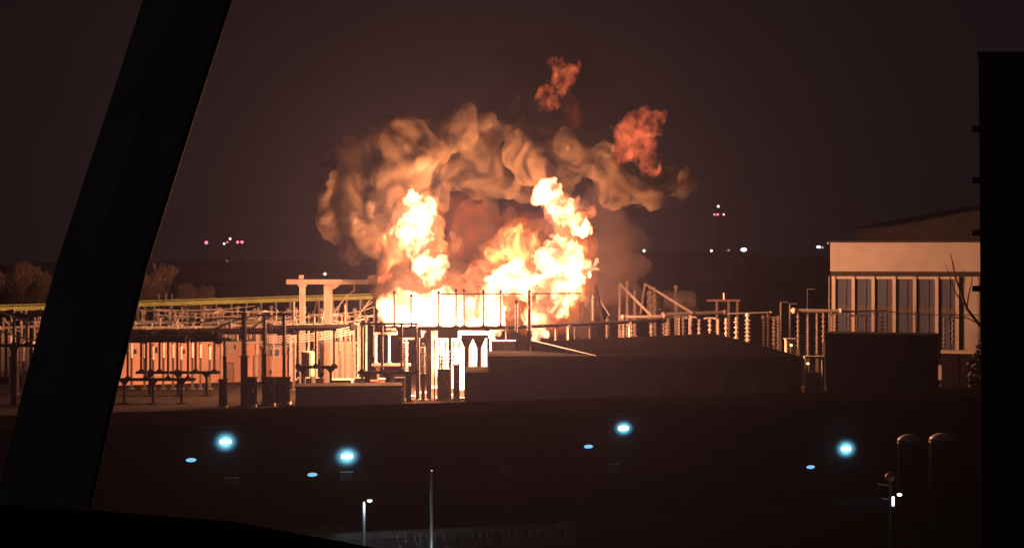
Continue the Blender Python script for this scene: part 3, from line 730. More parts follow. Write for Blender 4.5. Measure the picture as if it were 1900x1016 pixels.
# --- slanted column and ledge of the building the photograph is taken from
def column():
    M_colu = surf('column_paint', (0.62, 0.66, 0.74), 0.9, spec=0.05, var=0.35, scale=5, bump=0.2)
    t = thing('slanted_column', 'thick dark slanted column standing on the black window ledge', 'column', P(80, 940, 5.15))
    st = [(-70, 288, 352, 448), (220, 194, 258, 354), (492, 104, 170, 268), (720, 43, 108, 212), (942, -10, 60, 163)]
    bm = bmesh.new(); rings = []
    for y, l, d, r in st:
        rings.append([bm.verts.new(p - t.location) for p in (P(l, y, 5.22), P(d, y, 5.0), P(r, y, 5.2), P((l + r) / 2, y, 5.5))])
    for a, b in zip(rings[:-1], rings[1:]):
        for i in range(4): bm.faces.new((a[i], a[(i + 1) % 4], b[(i + 1) % 4], b[i]))
    bm.faces.new(rings[0]); bm.faces.new(list(reversed(rings[-1])))
    bmesh.ops.recalc_face_normals(bm, faces=bm.faces[:])
    es = [e for e in bm.edges if abs((e.verts[0].co - e.verts[1].co).z) > .2]
    me = bpy.data.meshes.new('shaft'); bm.to_mesh(me); bm.free(); link_mesh('shaft', me, M_colu, t)
    e = MB()
    for (y0, _, _, r0), (y1, _, _, r1) in zip(st[:-1], st[1:]):
        e.bar(P(r0 + 1, y0, 5.2) - t.location, P(r1 + 1, y1, 5.2) - t.location, .008, .02)
    e.build('rim_light_strip', M_flash, t)  # strip added to catch a thin line of light along the edge
    g = thing('window_ledge', 'black window ledge under the slanted column', 'ledge', (-1.84, 5.05, 12.9))
    far = [P(-320, 915, 5.3), P(0, 935, 5.05), P(160, 945, 4.95), P(430, 966, 4.7), P(700, 1016, 4.3), P(900, 1060, 4.0)]
    bm = bmesh.new(); top = [bm.verts.new(Vector((p.x, p.y, 13.1)) - g.location) for p in far]
    # keep the ledge level: take depth from the level itself
    for v, (x, y) in zip(top, ((-320, 915), (0, 935), (160, 945), (430, 966), (700, 1016), (900, 1060))):
        Y = .9 * F_PX / (y - HOR); v.co = Vector(((x - 950) / F_PX * Y, Y, 13.1)) - g.location
    near = [bm.verts.new(Vector((-.2, 3.0, 13.1)) - g.location), bm.verts.new(Vector((-3.5, 3.0, 13.1)) - g.location)]
    f = bm.faces.new(top + near)
    ex = bmesh.ops.extrude_face_region(bm, geom=[f]); vs = [x for x in ex['geom'] if isinstance(x, bmesh.types.BMVert)]
    bmesh.ops.translate(bm, verts=vs, vec=(0, 0, -.35)); bmesh.ops.recalc_face_normals(bm, faces=bm.faces[:])
    me = bpy.data.meshes.new('slab'); bm.to_mesh(me); bm.free(); link_mesh('slab', me, M_black, g)
    MB().box(-1.6, 1.3, -1.9, -1.85, .2, .26).build('front_rail', M_black, g)
column()
# ================================================================ SUBSTATION YARD
M_steel_d2 = surf('dim_tank_steel', (0.045, 0.04, 0.04), 0.6, var=.4)
M_porc_m = surf('grey_glazed_porcelain', (0.24, 0.21, 0.19), 0.35, var=0.3)
_cache = {}
def cached(key, fn):
    if key not in _cache: _cache[key] = fn()
    return _cache[key]
def ins_profile(L, r_core, r_shed, pitch=.24):
    n = max(2, int(round(L / pitch))); p = L / n; prof = [(r_core, 0)]
    for i in range(n):
        z = i * p
        prof += [(r_core, z + p * .25), (r_shed, z + p * .45), (r_shed * .92, z + p * .58), (r_core, z + p * .78)]
    prof.append((r_core, L)); return prof
def insulator_mesh(L, rc=.10, rs=.19, pitch=.24):
    key = ('ins', round(L, 1), rc, rs, pitch)
    return cached(key, lambda: MB().lathe(ins_profile(round(L, 1), rc, rs, pitch), 9).mesh('insulator'))
def pedestal_mesh(H, w):
    H = round(H, 1)
    def mk():
        b = MB().box(-w * 1.5, w * 1.5, -w * 1.5, w * 1.5, 0, .12)
        b.box(-w / 2, w / 2, -w / 2, -w / 2 + .04, .121, H).box(-w / 2, w / 2, w / 2 - .04, w / 2, .121, H).box(-.025, .025, -w / 2 + .041, w / 2 - .041, .121, H)
        b.box(-w * .8, w * .8, -w * .8, w * .8, H + .001, H + .06)
        return b.mesh('pedestal')
    return cached(('ped', H, w), mk)
def cap_mesh(kind):
    def mk():
        b = MB()
        if kind == 'cap': b.lathe([(.16, 0), (.16, .14), (.1, .2), (.1, .28)], 8)
        elif kind == 'tee': b.box(-.55, .55, -.09, .09, 0, .16).box(-.62, -.45, -.12, .12, -.08, .1).box(.45, .62, -.12, .12, -.08, .1)
        elif kind == 'ball': b.lathe([(.12, 0), (.12, .1), (.22, .2), (.28, .36), (.22, .52), (.1, .6)], 10)
        elif kind == 'head': b.lathe([(.16, 0), (.25, .1), (.26, .2), (.2, .26), (.26, .34), (.24, .5), (.1, .62), (.07, .8)], 10)
        elif kind == 'arm': b.box(-.9, .2, -.05, .05, 0, .12).box(-.1, .1, -.1, .1, -.02, .2)
        elif kind == 'spike': b.tube((0, 0, 0), (0, 0, .9), .045)
        return b.mesh('cap')
    return cached(('cap', kind), mk)
def part(name, me, mat, parent, loc=(0, 0, 0), rot=(0, 0, 0)):
    """a part with mesh data shared between alike things; the material sits on the object"""
    o = bpy.data.objects.new(name, me); COL.objects.link(o); o.parent = parent; o.location = loc; o.rotation_euler = rot
    if not me.materials: me.materials.append(mat)
    if me.materials[0] != mat:
        o.material_slots[0].link = 'OBJECT'; o.material_slots[0].material = mat
    return o
RV = random.Random(99)
def post(px, Y, top_y, label, group, ins=.5, w=.22, cap='cap', steel=None, porc=None, rs=.19, rc=.10, base_z=0.0, rz=0.0, name='insulator_post', cat='insulator', pitch=.24):
    """steel pedestal, ribbed insulator, metal cap; ins = share of the height that is insulator"""
    X = (px - 950) / F_PX * Y; H = 14 - (top_y - HOR) / F_PX * Y - base_z
    if pitch == .42: pitch = RV.choice((.3, .42, .5)); rs = round(rs * RV.choice((.75, .9, 1.05)), 3); ins = ins * RV.uniform(.8, 1.25); cap = RV.choice(('cap', 'cap', 'tee', 'ball'))
    Li = round(max(.4, H * ins), 1); Hp = round(max(.2, H - Li - .2), 1)
    t = thing(name, label, cat, (X, Y, base_z), rz, group)
    part('pedestal', pedestal_mesh(Hp, w), steel or M_steel, t)
    part('insulator', insulator_mesh(Li, rc, rs, pitch), porc or M_porc, t, (0, 0, Hp + .06))
    part('cap', cap_mesh(cap), steel or M_steel, t, (0, 0, Hp + Li + .06))
    return t
def busbar(a, b, r, label, mat=None, group=None, sup=(), name='busbar', ends=True):
    """a: (px, py, Y). A tube carried on drop posts down to z = sup[i][1] at share sup[i][0]"""
    A, B = P(*a), P(*b); t = thing(name, label, 'busbar', (A.x, A.y, 0), 0, group); o = Vector((A.x, A.y, 0))
    MB().tube(A - o, B - o, r, seg=8).build('tube', mat or M_alu, t)
    if ends:
        for p in (A, B): MB().sphere(p - o, r * 1.7, 8, 6).build('end_cap', mat or M_alu, t)
    for f, z in sup:
        p = A.lerp(B, f) - o; MB().tube((p.x, p.y, z), (p.x, p.y, p.z - r), .09, seg=6).build('support', M_steel, t)
        MB().box(p.x - .16, p.x + .16, p.y - .16, p.y + .16, p.z - r - .12, p.z + r * .2).build('clamp', M_steel, t)
    return t
def wire(pts, r, label, group=None, name='conductor', mat=None, sag=0.0):
    Q = [P(*p) for p in pts]
    if sag and len(Q) == 2:
        A, B = Q; Q = [A.lerp(B, k / 10) - Vector((0, 0, sag * 4 * (k / 10) * (1 - k / 10))) for k in range(11)]
    o = Vector((Q[0].x, Q[0].y, Q[0].z)); mb = MB().path([q - o for q in Q], r, 5)
    return tag(mb.build(name, mat or M_steel_d, None, o), label, 'wire', group)

def disconnector(px0, px1, beam_y, top_y, Y, cols, label, group, n_legs=2, steel=None, porc=None, arms=True, rs=.15, leg_w=.2, name='disconnector', fat=1.0, zig=.0):
    """legs, base beam, a row of thin post insulators and the contact arms on top"""
    k = Y / F_PX; X0 = (px0 - 950) * k; L = (px1 - px0) * k; zb = 14 - (beam_y - HOR) * k; zt = 14 - (top_y - HOR) * k
    steel = steel or M_steel_d; porc = porc or M_porc_b
    t = thing(name, label, 'disconnector', (X0, Y, 0), 0, group)
    for i in range(n_legs):
        x = L * (.16 + .68 * i / max(1, n_legs - 1)); lg = MB().box(x - leg_w / 2, x + leg_w / 2, -.14, .14, 0.1, zb - .15).box(x - .4, x + .4, -.4, .4, 0, .099)
        lg.prism([(x - .42, zb - .16), (x + .42, zb - .16), (x + leg_w / 2, zb - .55), (x - leg_w / 2, zb - .55)], -.1, .1)
        lg.build('leg', steel, t)
    MB().box(0, L, -.28, .28, zb - .148, zb + .1).box(0, L, -.36, -.281, zb - .1, zb + .05).build('base_beam', steel, t)
    xs = [(c - px0) * k for c in cols]; Li = round(zt - zb - .35, 1)
    for x in xs:
        MB().lathe([(.26, zb + .101), (.26, zb + .2), (.16, zb + .28)], 8, Matrix.Translation((x, 0, 0))).build('turntable', steel, t)
        part('insulator', insulator_mesh(Li, .10, rs, .2), porc, t, (x, 0, zb + .25))
        MB().box(x - .2, x + .2, -.2, .2, zb + .25 + Li, zb + .25 + Li + .22).build('terminal', steel, t)
    if arms:
        zc = zb + .25 + Li + .12
        for i, (a, b) in enumerate(zip(xs[:-1], xs[1:])):
            MB().bar((a + .1, -.22 if i % 2 else .22, zc), (b - .1, .22 if i % 2 else -.22, zc + zig * (1 if i % 2 else -1)), .16 * fat, .2 * fat).build('contact_arm', steel, t)
    return t
def cabinet(px0, px1, y_top, Y, label, mat=None, depth=.9, base=.25, name='control_cabinet'):
    k = Y / F_PX; X0 = (px0 - 950) * k; w = (px1 - px0) * k; z = 14 - (y_top - HOR) * k
    t = thing(name, label, 'cabinet', (X0, Y, 0))
    MB().box(-.1, w + .1, -.1, depth + .1, 0, base).build('plinth', M_conc, t)
    MB().box(0, w, 0, depth, base + .002, z - .1).build('body', mat or M_steel_d, t)
    MB().box(-.08, w + .08, -.12, depth + .08, z - .098, z).build('top', mat or M_steel_d, t)
    n = 2 if w > 1.2 else 1
    for i in range(n):
        d = MB().box(w * i / n + .06, w * (i + 1) / n - .06, -.05, -.002, base + .1, z - .2).build('door', mat or M_steel_d, t)
        MB().box(w * (i + 1) / n - .22, w * (i + 1) / n - .16, -.09, -.051, (z + base) / 2 - .1, (z + base) / 2 + .12).build('handle', M_steel, d)
    return t

# ---------------------------------------------------------------- left yard, front: dark disconnectors before the pink wall
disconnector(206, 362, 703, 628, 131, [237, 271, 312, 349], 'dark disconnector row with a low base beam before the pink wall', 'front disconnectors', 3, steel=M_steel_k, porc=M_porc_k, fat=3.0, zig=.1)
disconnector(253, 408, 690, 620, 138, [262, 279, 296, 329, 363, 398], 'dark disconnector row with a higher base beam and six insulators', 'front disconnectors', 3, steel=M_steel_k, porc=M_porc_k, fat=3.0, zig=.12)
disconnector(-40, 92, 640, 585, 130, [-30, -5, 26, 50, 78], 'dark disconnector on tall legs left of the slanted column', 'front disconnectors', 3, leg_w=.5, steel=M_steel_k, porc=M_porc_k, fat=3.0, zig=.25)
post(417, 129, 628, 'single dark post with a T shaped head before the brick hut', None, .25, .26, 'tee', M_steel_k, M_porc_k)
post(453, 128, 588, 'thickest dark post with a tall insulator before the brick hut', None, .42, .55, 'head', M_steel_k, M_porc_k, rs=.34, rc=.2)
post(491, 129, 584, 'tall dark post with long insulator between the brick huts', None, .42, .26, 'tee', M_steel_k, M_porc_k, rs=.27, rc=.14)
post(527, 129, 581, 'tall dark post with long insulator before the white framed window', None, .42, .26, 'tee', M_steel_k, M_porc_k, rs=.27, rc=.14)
for a, b in (((362, 602, 128.6), (452, 590, 128.0)), ((400, 610, 128.6), (491, 583, 129)), ((455, 618, 128.4), (527, 578, 129.2))):
    wire([a, b], .07, 'short dark jumper lead sloping up to a tall post head', 'jumper leads at the tall posts', name='jumper_lead', sag=-.25)
busbar((205, 629, 133), (405, 627, 133), .34, 'dark upper busbar along the front disconnectors', M_steel_k)
busbar((228, 617, 139.5), (545, 613, 141), .30, 'dark second busbar running behind the front disconnectors', M_steel_k)
busbar((500, 608, 138), (652, 606, 140), .26, 'thick dark busbar passing before the concrete gantry', M_steel_k)
for i in range(4):
    wire([(498, 636 - 4 * i, 134), (657, 618 - 4.5 * i, 140)], .055, 'dark stranded conductor running towards the concrete gantry', 'stranded conductors by the gantry', sag=.25)
# lit thin posts behind the front row
for k_, px in enumerate((244, 268, 284, 303, 321, 336, 357, 372, 389)):
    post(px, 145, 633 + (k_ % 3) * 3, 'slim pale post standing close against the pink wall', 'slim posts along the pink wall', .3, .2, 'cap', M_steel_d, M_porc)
for px, top, Y, w in ((466, 700, 128, 15), (497, 700, 129, 22), (523, 700, 130, 26), (412, 704, 127, 12)):
    cabinet(px - w / 2, px + w / 2, top, Y, {466: 'narrow dark cabinet at the thickest post', 497: 'dark cabinet between the two tall posts', 523: 'wide dark cabinet in front of the small hut', 412: 'low dark cabinet beside the T headed post'}[px], M_steel_k)
for k_, (px, top) in enumerate(((20, 618), (33, 640), (44, 632), (62, 636), (72, 650))):
    post(px, 139, top, 'slim post lit on one edge beside the slanted column', 'slim posts beside the slanted column', .35, .24, 'cap', M_steel_d if k_ % 2 == 0 else M_steel)
wire([(-30, 560, 120), (60, 598, 128)], .08, 'upper dark cable slanting down behind the slanted column', name='cable', sag=.2, mat=M_steel_k)
wire([(-30, 600, 120), (70, 632, 128)], .08, 'lower dark cable slanting down behind the slanted column', name='cable', sag=.2, mat=M_steel_k)

# ---------------------------------------------------------------- left yard, behind the wall: pale lit equipment
def row(xs, Y, tops, label, group, **k):
    for i, px in enumerate(xs): post(px, Y, tops[i % len(tops)], label, group, **k)
R_ = random.Random(3)
row([236 + i * 15.3 for i in range(30)], 158, [604, 597, 606, 600, 593], 'pale post insulator in the row just behind the pink buildings', 'post insulators behind the pink buildings', ins=.4, w=.2, cap='cap')
row([244 + i * 23.5 for i in range(19)], 166, [586, 580, 590], 'pale instrument transformer with round head under the yellow busbar', 'instrument transformers under the yellow busbar', ins=.35, w=.26, cap='head', name='instrument_transformer', cat='transformer')
row([255 + i * 31 for i in range(14)], 174, [574, 578], 'slender lit post reaching almost to the yellow busbar', 'slender posts below the yellow busbar', ins=.3, w=.18, cap='ball')
row([4 + i * 12 for i in range(8)], 160, [606, 596, 612, 590], 'pale post insulator left of the slanted column', 'post insulators left of the slanted column', ins=.4, w=.22, cap='tee')
row([-4, 22, 48, 70], 168, [584, 578], 'lit round headed instrument transformer left of the slanted column', 'instrument transformers left of the slanted column', ins=.35, w=.26, cap='head', name='instrument_transformer', cat='transformer')
busbar((228, 608, 156.5), (420, 606, 157.5), .15, 'bright lower busbar above the long pink wall', M_alu)
busbar((225, 600, 158.5), (520, 597, 160.5), .11, 'bright upper busbar above the long pink wall', M_alu)
busbar((300, 590, 166.5), (690, 586, 168), .11, 'thin bright busbar on the round headed transformers', M_alu)
busbar((0, 608, 158), (92, 604, 158), .14, 'short bright busbar left of the slanted column', M_alu)
busbar((430, 604, 156), (690, 600, 158), .13, 'bright busbar between the huts and the gantry', M_alu)
for k_, (x0, x1, y) in enumerate(((258, 330, 580), (372, 420, 584), (455, 510, 582), (576, 640, 588))):
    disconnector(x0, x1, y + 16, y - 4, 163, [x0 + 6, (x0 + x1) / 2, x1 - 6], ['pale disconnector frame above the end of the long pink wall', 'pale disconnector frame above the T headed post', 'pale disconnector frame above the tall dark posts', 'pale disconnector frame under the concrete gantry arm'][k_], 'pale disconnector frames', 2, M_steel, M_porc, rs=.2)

# thin conductors and drop leads over the left yard
Rw = random.Random(12)
for i in range(16):
    x0 = Rw.uniform(225, 600); x1 = x0 + Rw.uniform(60, 200); y0 = Rw.uniform(572, 604); Yw = Rw.uniform(154, 176)
    wire([(x0, y0, Yw), (min(x1, 692), y0 + Rw.uniform(-8, 5), Yw + Rw.uniform(-3, 3))], .05, 'thin pale conductor sagging between the yard posts', 'sagging conductors over the left yard', mat=M_alu, sag=Rw.uniform(.2, .7))
for i in range(26):
    x0 = Rw.uniform(232, 690); y0 = Rw.uniform(568, 590); Yw = Rw.uniform(153, 176); dx = Rw.uniform(-12, 12)
    wire([(x0, y0, Yw), (x0 + dx, y0 + Rw.uniform(14, 34), Yw)], .06, 'short pale drop lead hanging among the yard posts', 'drop leads in the left yard', name='drop_lead', mat=M_alu, sag=Rw.uniform(.0, .25))
for i in range(30):
    post(Rw.uniform(232, 560), Rw.uniform(152.5, 157), Rw.uniform(596, 622), 'short bright post insulator standing over the pink roofs', 'short insulators over the pink roofs', .45, .18, Rw.choice(('cap', 'tee', 'arm')), M_steel, M_porc)
for i in range(8):
    x0 = 5 + i * 11; wire([(x0, Rw.uniform(570, 590), 158), (x0 + Rw.uniform(-8, 14), Rw.uniform(600, 620), 158)], .06, 'short pale drop lead left of the slanted column', 'drop leads left of the slanted column', name='drop_lead', mat=M_alu, sag=.1)

# long yellow busbar gantry
def yellow_gantry():
    A, B = P(-60, 575, 164), P(694, 551, 190); t = thing('yellow_busbar', 'long yellow busbar on white drop posts behind the left yard', 'busbar', (A.x, A.y, 0)); o = Vector((A.x, A.y, 0))
    MB().bar(A - o, B - o, .34, .5).build('beam', M_yellow, t)
    MB().tube(A - o + Vector((0, .5, .42)), B - o + Vector((0, .5, .42)), .09).build('top_rail', M_yellow, t)
    for f in [i / 26 for i in range(27)]:
        p = A.lerp(B, f) - o; j = R_.uniform(-.004, .004)
        MB().box(p.x - .11, p.x + .11, p.y - .11, p.y + .11, 0, p.z - .26).build('post', M_trim, t)
    for px in (267, 280, 291):
        f = (px + 60) / 754; p = A.lerp(B, f) - o
        MB().tube((p.x, p.y, p.z + .25), (p.x, p.y, p.z + 1.3), .07).build('spike', M_trim, t)
yellow_gantry()

# concrete gantry beside the fire
def gantry():
    Y = 146.0; k = Y / F_PX; Z = lambda py: 14 - (py - HOR) * k
    t = thing('concrete_gantry', 'pale concrete portal gantry with two columns beside the flames', 'gantry', ((532 - 950) * k, Y, 0)); L = lambda px: (px - 532) * k
    MB().box(0, L(634), -.35, .35, Z(527), Z(518)).build('front_beam', M_conc_g, t)
    MB().box(L(600), L(690), 1.6, 2.3, Z(528), Z(519)).build('rear_beam', M_conc_g, t)
    MB().box(L(556), L(566), -.3, .3, 0, Z(527) - .003).build('column', M_conc_g, t)
    MB().box(L(600), L(612), .3, 2.2, 0, Z(528) - .003).build('column', M_conc_g, t)
    MB().box(L(601), L(611), .36, 1.59, Z(527) - .004 + .01, Z(519)).build('cross_beam', M_conc_g, t)
    MB().prism([(L(552), Z(527) - .003), (L(570), Z(527) - .003), (L(566) + .02, Z(533)), (L(556) - .02, Z(533))], -.28, .28).build('haunch', M_conc_g, t)
    MB().prism([(L(612), Z(528) - .003), (L(628), Z(528) - .003), (L(617), Z(536)), (L(612), Z(538))], 1.65, 2.2).build('haunch', M_conc_g, t)
    MB().box(L(555), L(563), -.2, .2, Z(518) + .002, Z(510)).build('top_stub', M_conc_g, t)
    MB().tube((L(653), 1.9, Z(528)), (L(653), 1.9, Z(540)), .1).tube((L(653), 1.9, Z(540)), (L(645), 1.9, Z(545)), .1).build('hanger', M_dull, t)
gantry()
for a, b in (((645, 545, 148), (612, 590, 148)), ((686, 556, 148), (655, 598, 148)), ((700, 552, 149), (672, 574, 149))):
    wire([a, b], .11, 'pale rigid tube sloping down beside the concrete gantry', 'sloping tubes beside the gantry', name='sloping_conductor', mat=M_dull)
wire([(588, 555, 160), (580, 592, 160)], .07, 'thin drop lead hanging between the gantry columns', name='drop_lead', mat=M_dull, sag=.1)
wire([(672, 558, 152), (682, 602, 150)], .07, 'thin drop lead hanging at the edge of the flames', name='drop_lead', mat=M_dull, sag=.1)

# frames between gantry and fire
disconnector(549, 626, 680, 612, 131, [553, 586, 620], 'dark bench like disconnector frame before the beige drum', 'middle disconnectors', 2, M_steel_k, M_porc_k)
def drum():
    b = P(570, 678, 133); r = 12 / F_PX * 133; z0, z1 = P(570, 706, 133).z, P(570, 652, 133).z
    t = thing('beige_drum', 'beige upright drum on legs behind the bench like frame', 'tank', (b.x, 133.4, 0))
    MB().lathe([(r * .96, z0 + .4), (r, z0 + .5), (r, z1 - .1), (r * .9, z1)], 16).build('shell', M_beige, t, smooth=False)
    for sx, sy in ((-1, -1), (1, -1), (1, 1), (-1, 1)): MB().box(sx * r * .6 - .07, sx * r * .6 + .07, sy * r * .6 - .07, sy * r * .6 + .07, 0, z0 + .399).build('leg', M_steel_d, t)
drum()
disconnector(664, 776, 690, 600, 133, [672, 709, 745, 772], 'dark disconnector frame before the left edge of the flames', 'middle disconnectors', 3, M_steel_k, M_porc_k, leg_w=.5)
disconnector(690, 762, 676, 618, 139, [697, 722, 752], 'brown disconnector frame further back by the flames', 'middle disconnectors', 2, M_steel_d, M_porc)
cabinet(612, 652, 704, 134, 'low pale concrete cable pit cover at the yard edge', M_conc, 1.2, .1, name='cable_pit')
cabinet(685, 699, 706, 137, 'small red cabinet between the frame legs', M_red)
cabinet(704, 722, 702, 138, 'small pale cabinet beside the red one', M_beige)
for px, top, lab in ((640, 566, 'tall lit post under the gantry arm'), (655, 610, 'short lit post at the brick kiosk'), (630, 600, 'lit post between brick kiosk and gantry column'), (545, 560, 'tall lit post left of the gantry column'), (583, 590, 'lit post seen between the gantry columns')):
    post(px, 144, top, lab, None, .4, .26, 'cap', M_dull, M_porc_d)

# ---------------------------------------------------------------- burning bay: beam on thick columns, posts, guard rail, transformer
def burning_bay():
    Y = 134.6; k = Y / F_PX; Z = lambda py: 14 - (py - HOR) * k
    t = thing('bus_support_frame', 'rust brown bus support frame standing right in the flames', 'frame', ((735 - 950) * k, Y, 0)); L = lambda px: (px - 735) * k
    MB().box(0, L(908), -.3, .3, Z(613), Z(606)).build('beam', M_steel_d, t)
    MB().box(L(738), L(782), -.25, .25, Z(626), Z(613) - .003).build('gusset', M_steel_d, t)
    MB().box(L(812), L(850), -.25, .25, Z(627), Z(613) - .003).build('gusset', M_steel_d, t)
    MB().box(L(856), L(906), -.22, .22, Z(627), Z(621)).build('lower_beam', M_steel_d, t)
    for px, w in ((775, 7), (796, 9), (835, 5), (866, 9), (889, 8), (906, 5)):
        MB().box(L(px - w / 2), L(px + w / 2), -.24, .24, 0, Z(627) - .003 if px > 850 else Z(613) - .004).build('column', M_steel_d, t)
    for px in (866, 889): 
        MB().prism([(L(px - 12), Z(627) - .005), (L(px + 12), Z(627) - .005), (L(px + 4), Z(645)), (L(px - 4), Z(645))], -.2, .2).build('haunch', M_steel_d, t)
burning_bay()
def lattice():
    Y = 133.9; k = Y / F_PX; Z = lambda py: 14 - (py - HOR) * k
    t = thing('lattice_stand', 'thin dark lattice stand silhouetted in the gap of white fire', 'frame', ((806 - 950) * k, Y, 0)); L = lambda px: (px - 806) * k
    for px in (806, 815, 827, 842, 852): MB().box(L(px) - .055, L(px) + .055, -.05, .05, 0, Z(628 + (px % 5) * 2)).build('leg', M_steel_k, t)
    for a, b, ya, yb in ((806, 827, 650, 650), (815, 842, 668, 668), (827, 852, 641, 641), (806, 815, 640, 664), (842, 852, 655, 680), (827, 842, 682, 660)): MB().bar((L(a), .06, Z(ya)), (L(b), .06, Z(yb)), .07, .07).build('brace', M_steel_k, t)
    part('insulator', insulator_mesh(1.6, .08, .2, .3), M_porc_k, t, (L(820), .0, Z(690))); part('insulator', insulator_mesh(1.3, .08, .2, .3), M_porc_k, t, (L(836), .0, Z(675)))
lattice()
for px, top in ((732, 545), (763, 552), (814, 545), (846, 541), (861, 541), (897, 543), (929, 543)):
    post(px, 134.6, top, 'thin dark insulator on the frame before the white flames', 'insulators before the flames', .93, .2, 'cap', M_steel_k, M_porc_k, rs=.16, rc=.08, base_z=P(0, 606, 134.6).z)
busbar((820, 545, 134.2), (1076, 544, 135), .06, 'thin dark rail across the white flames', M_steel_k)
busbar((905, 609, 134.2), (1232, 594, 138), .17, 'long dark busbar rising right across the foot of the fire', M_steel_k, sup=((.1, 4.2), (.45, 4.5), (.8, 4.6)))
busbar((700, 607, 134.2), (912, 607, 134.2), .1, 'dark busbar along the top of the frame in the flames', M_steel_k)
def transformer():
    k = 145 / F_PX
    t = thing('burning_transformer', 'ribbed dark transformer tank inside the wall of flame', 'transformer', ((800 - 950) * k, 146.0, 0))
    MB().box(0, 6.2, 0, 2.6, .3, 4.0).build('tank', M_steel_d, t)
    MB().box(-.3, 6.5, -.3, 2.9, 0, .298).build('plinth', M_conc, t)
    for i in range(10): MB().box(.2 + i * .6, .28 + i * .6, -.45, -.003, .6, 3.6).build('radiator_fin', M_steel_d, t)
    for i in range(3): part('bushing', insulator_mesh(2.4, .12, .24, .24), M_porc_b, t, (1.1 + 2 * i, 1.3, 4.0))
    MB().tube((.4, 2.0, 5.0), (5.8, 2.0, 5.0), .5, seg=14).build('conservator', M_steel_d, t)
transformer()
for px, Y, top, lab in ((785, 134, 640, 'stout post with ribbed insulator before the gap of white fire'), (752, 135, 630, 'brown lit post left of the gap of white fire'), (818, 136, 660, 'short post stump in the gap of white fire')):
    post(px, Y, top, lab, None, .5, .34, 'cap', M_steel_d, M_porc, rs=.28, rc=.16)
for px, Y, w, top, lab in ((822, 133.5, 22, 684, 'squat dark cabinet in the glare below the frame'), (846, 133.8, 10, 676, 'narrow dark cabinet in the glare below the frame'), (742, 132, 16, 700, 'dark cabinet at the foot of the disconnector frame')):
    cabinet(px - w / 2, px + w / 2, top, Y, lab)
for i, (px0, px1, py) in enumerate(((705, 745, 724), (770, 800, 731), (815, 840, 736), (842, 862, 724), (740, 770, 738), (850, 868, 742))):
    a = P(px0, py, 36540 / (py - HOR)); k = a.y / F_PX
    t = thing('cable_trench_slab', 'pale concrete trench slab on the gravel below the fire', 'slab', (a.x, a.y, 0), 0, 'trench slabs on the gravel')
    MB().box(0, (px1 - px0) * k, 0, .9, .03, .2).build('slab', M_conc, t); MB().box(.3, .5, .1, .3, .201, .25).build('lifting_eye', M_steel_d, t)
# pale panel hut right of the frame, seen before the flame
block(912, 958, 632, 134.5, 1.2, 'pale ribbed kiosk right of the frame in the fire', 'ribbed_kiosk', mat=M_conc, edge=M_steel)

# ---------------------------------------------------------------- right yard
G = 'post insulators above the workshop roof'
post(982, 134, 541, 'tall dark post rising before the right foot of the fire', None, .35, .4, 'cap', M_steel_k, M_porc_k, rs=.26, rc=.16)
post(1102, 138, 545, 'tallest thick dark post right of the flames', None, .25, .5, 'cap', M_steel_k, M_porc_k, rs=.3, rc=.2)
post(958, 134.3, 560, 'thin brown post beside the ribbed kiosk', None, .3, .2, 'cap', M_steel_k, M_porc_k)
post(1128, 139.5, 588, 'short thick dark post beside the tallest thick post', None, .3, .5, 'cap', M_steel_k, M_porc_k, rs=.3, rc=.2)
for px in (1032, 1053, 1067, 1095): post(px, 137.5, 606, 'short ribbed insulator under the long dark busbar', 'insulators under the long dark busbar', .4, .24, 'cap', M_steel_k, M_porc_k)
for a, b, lab in (((1104, 527, 143), (1119, 600, 143), 'dark stay leaning from the tallest post'), ((1074, 545, 142), (1098, 590, 141), 'thin dark stay right of the flames'), ((1074, 545, 142), (1077, 603, 141), 'thin dark drop lead right of the flames'),
                  ((1114, 558, 146), (1131, 585, 146), 'pale short strut beside the leaning stay'), ((957, 546, 141), (975, 594, 141), 'dark strut sloping before the ribbed kiosk')):
    wire([a, b], .16 if 'leaning from' in lab else .07, lab, name='stay', mat=M_dull if 'pale' in lab else M_steel_k)
for px, top, lab in ((1150, 530, 'tall pale lit post at the pale sloping arm'), (1164, 522, 'tallest pale lit post behind the sloping arm'), (1178, 541, 'dim slim post behind the sloping arms')):
    post(px, 150, top, lab, None, .45, .34, 'cap', M_dull, M_porc_d, rs=.24, rc=.15)
busbar((1156, 588, 143), (1233, 587, 143), .17, 'short bright busbar under the first sloping arm', M_dull)
busbar((1231, 583, 146), (1345, 579, 147), .17, 'short bright busbar under the second sloping arm', M_dull)
busbar((1345, 582, 150), (1430, 579, 152), .07, 'thin dim busbar right of the small red portal', M_steel)
busbar((1473, 576, 146), (1560, 577, 147), .19, 'bright bent busbar beside the pale switch house', M_alu)
busbar((1560, 578, 147), (1648, 576, 148), .1, 'thin dark busbar before the tall windows', M_steel_d)
wire([(1648, 578, 148), (1830, 583, 150)], .05, 'thin dark conductor crossing before the tall windows', sag=.2)
for a, b, lab in (((1150, 526, 148), (1209, 586, 143.2), 'first bright sloping arm reaching down to the busbar'), ((1197, 526, 150), (1286, 581, 146.2), 'second bright sloping arm reaching down to the busbar')):
    wire([a, b], .13, lab, name='sloping_tube', mat=M_dull)
wire([(1197, 527, 150), (1189, 582, 150)], .13, 'pale leg under the top of the second sloping arm', name='arm_leg', mat=M_dull)
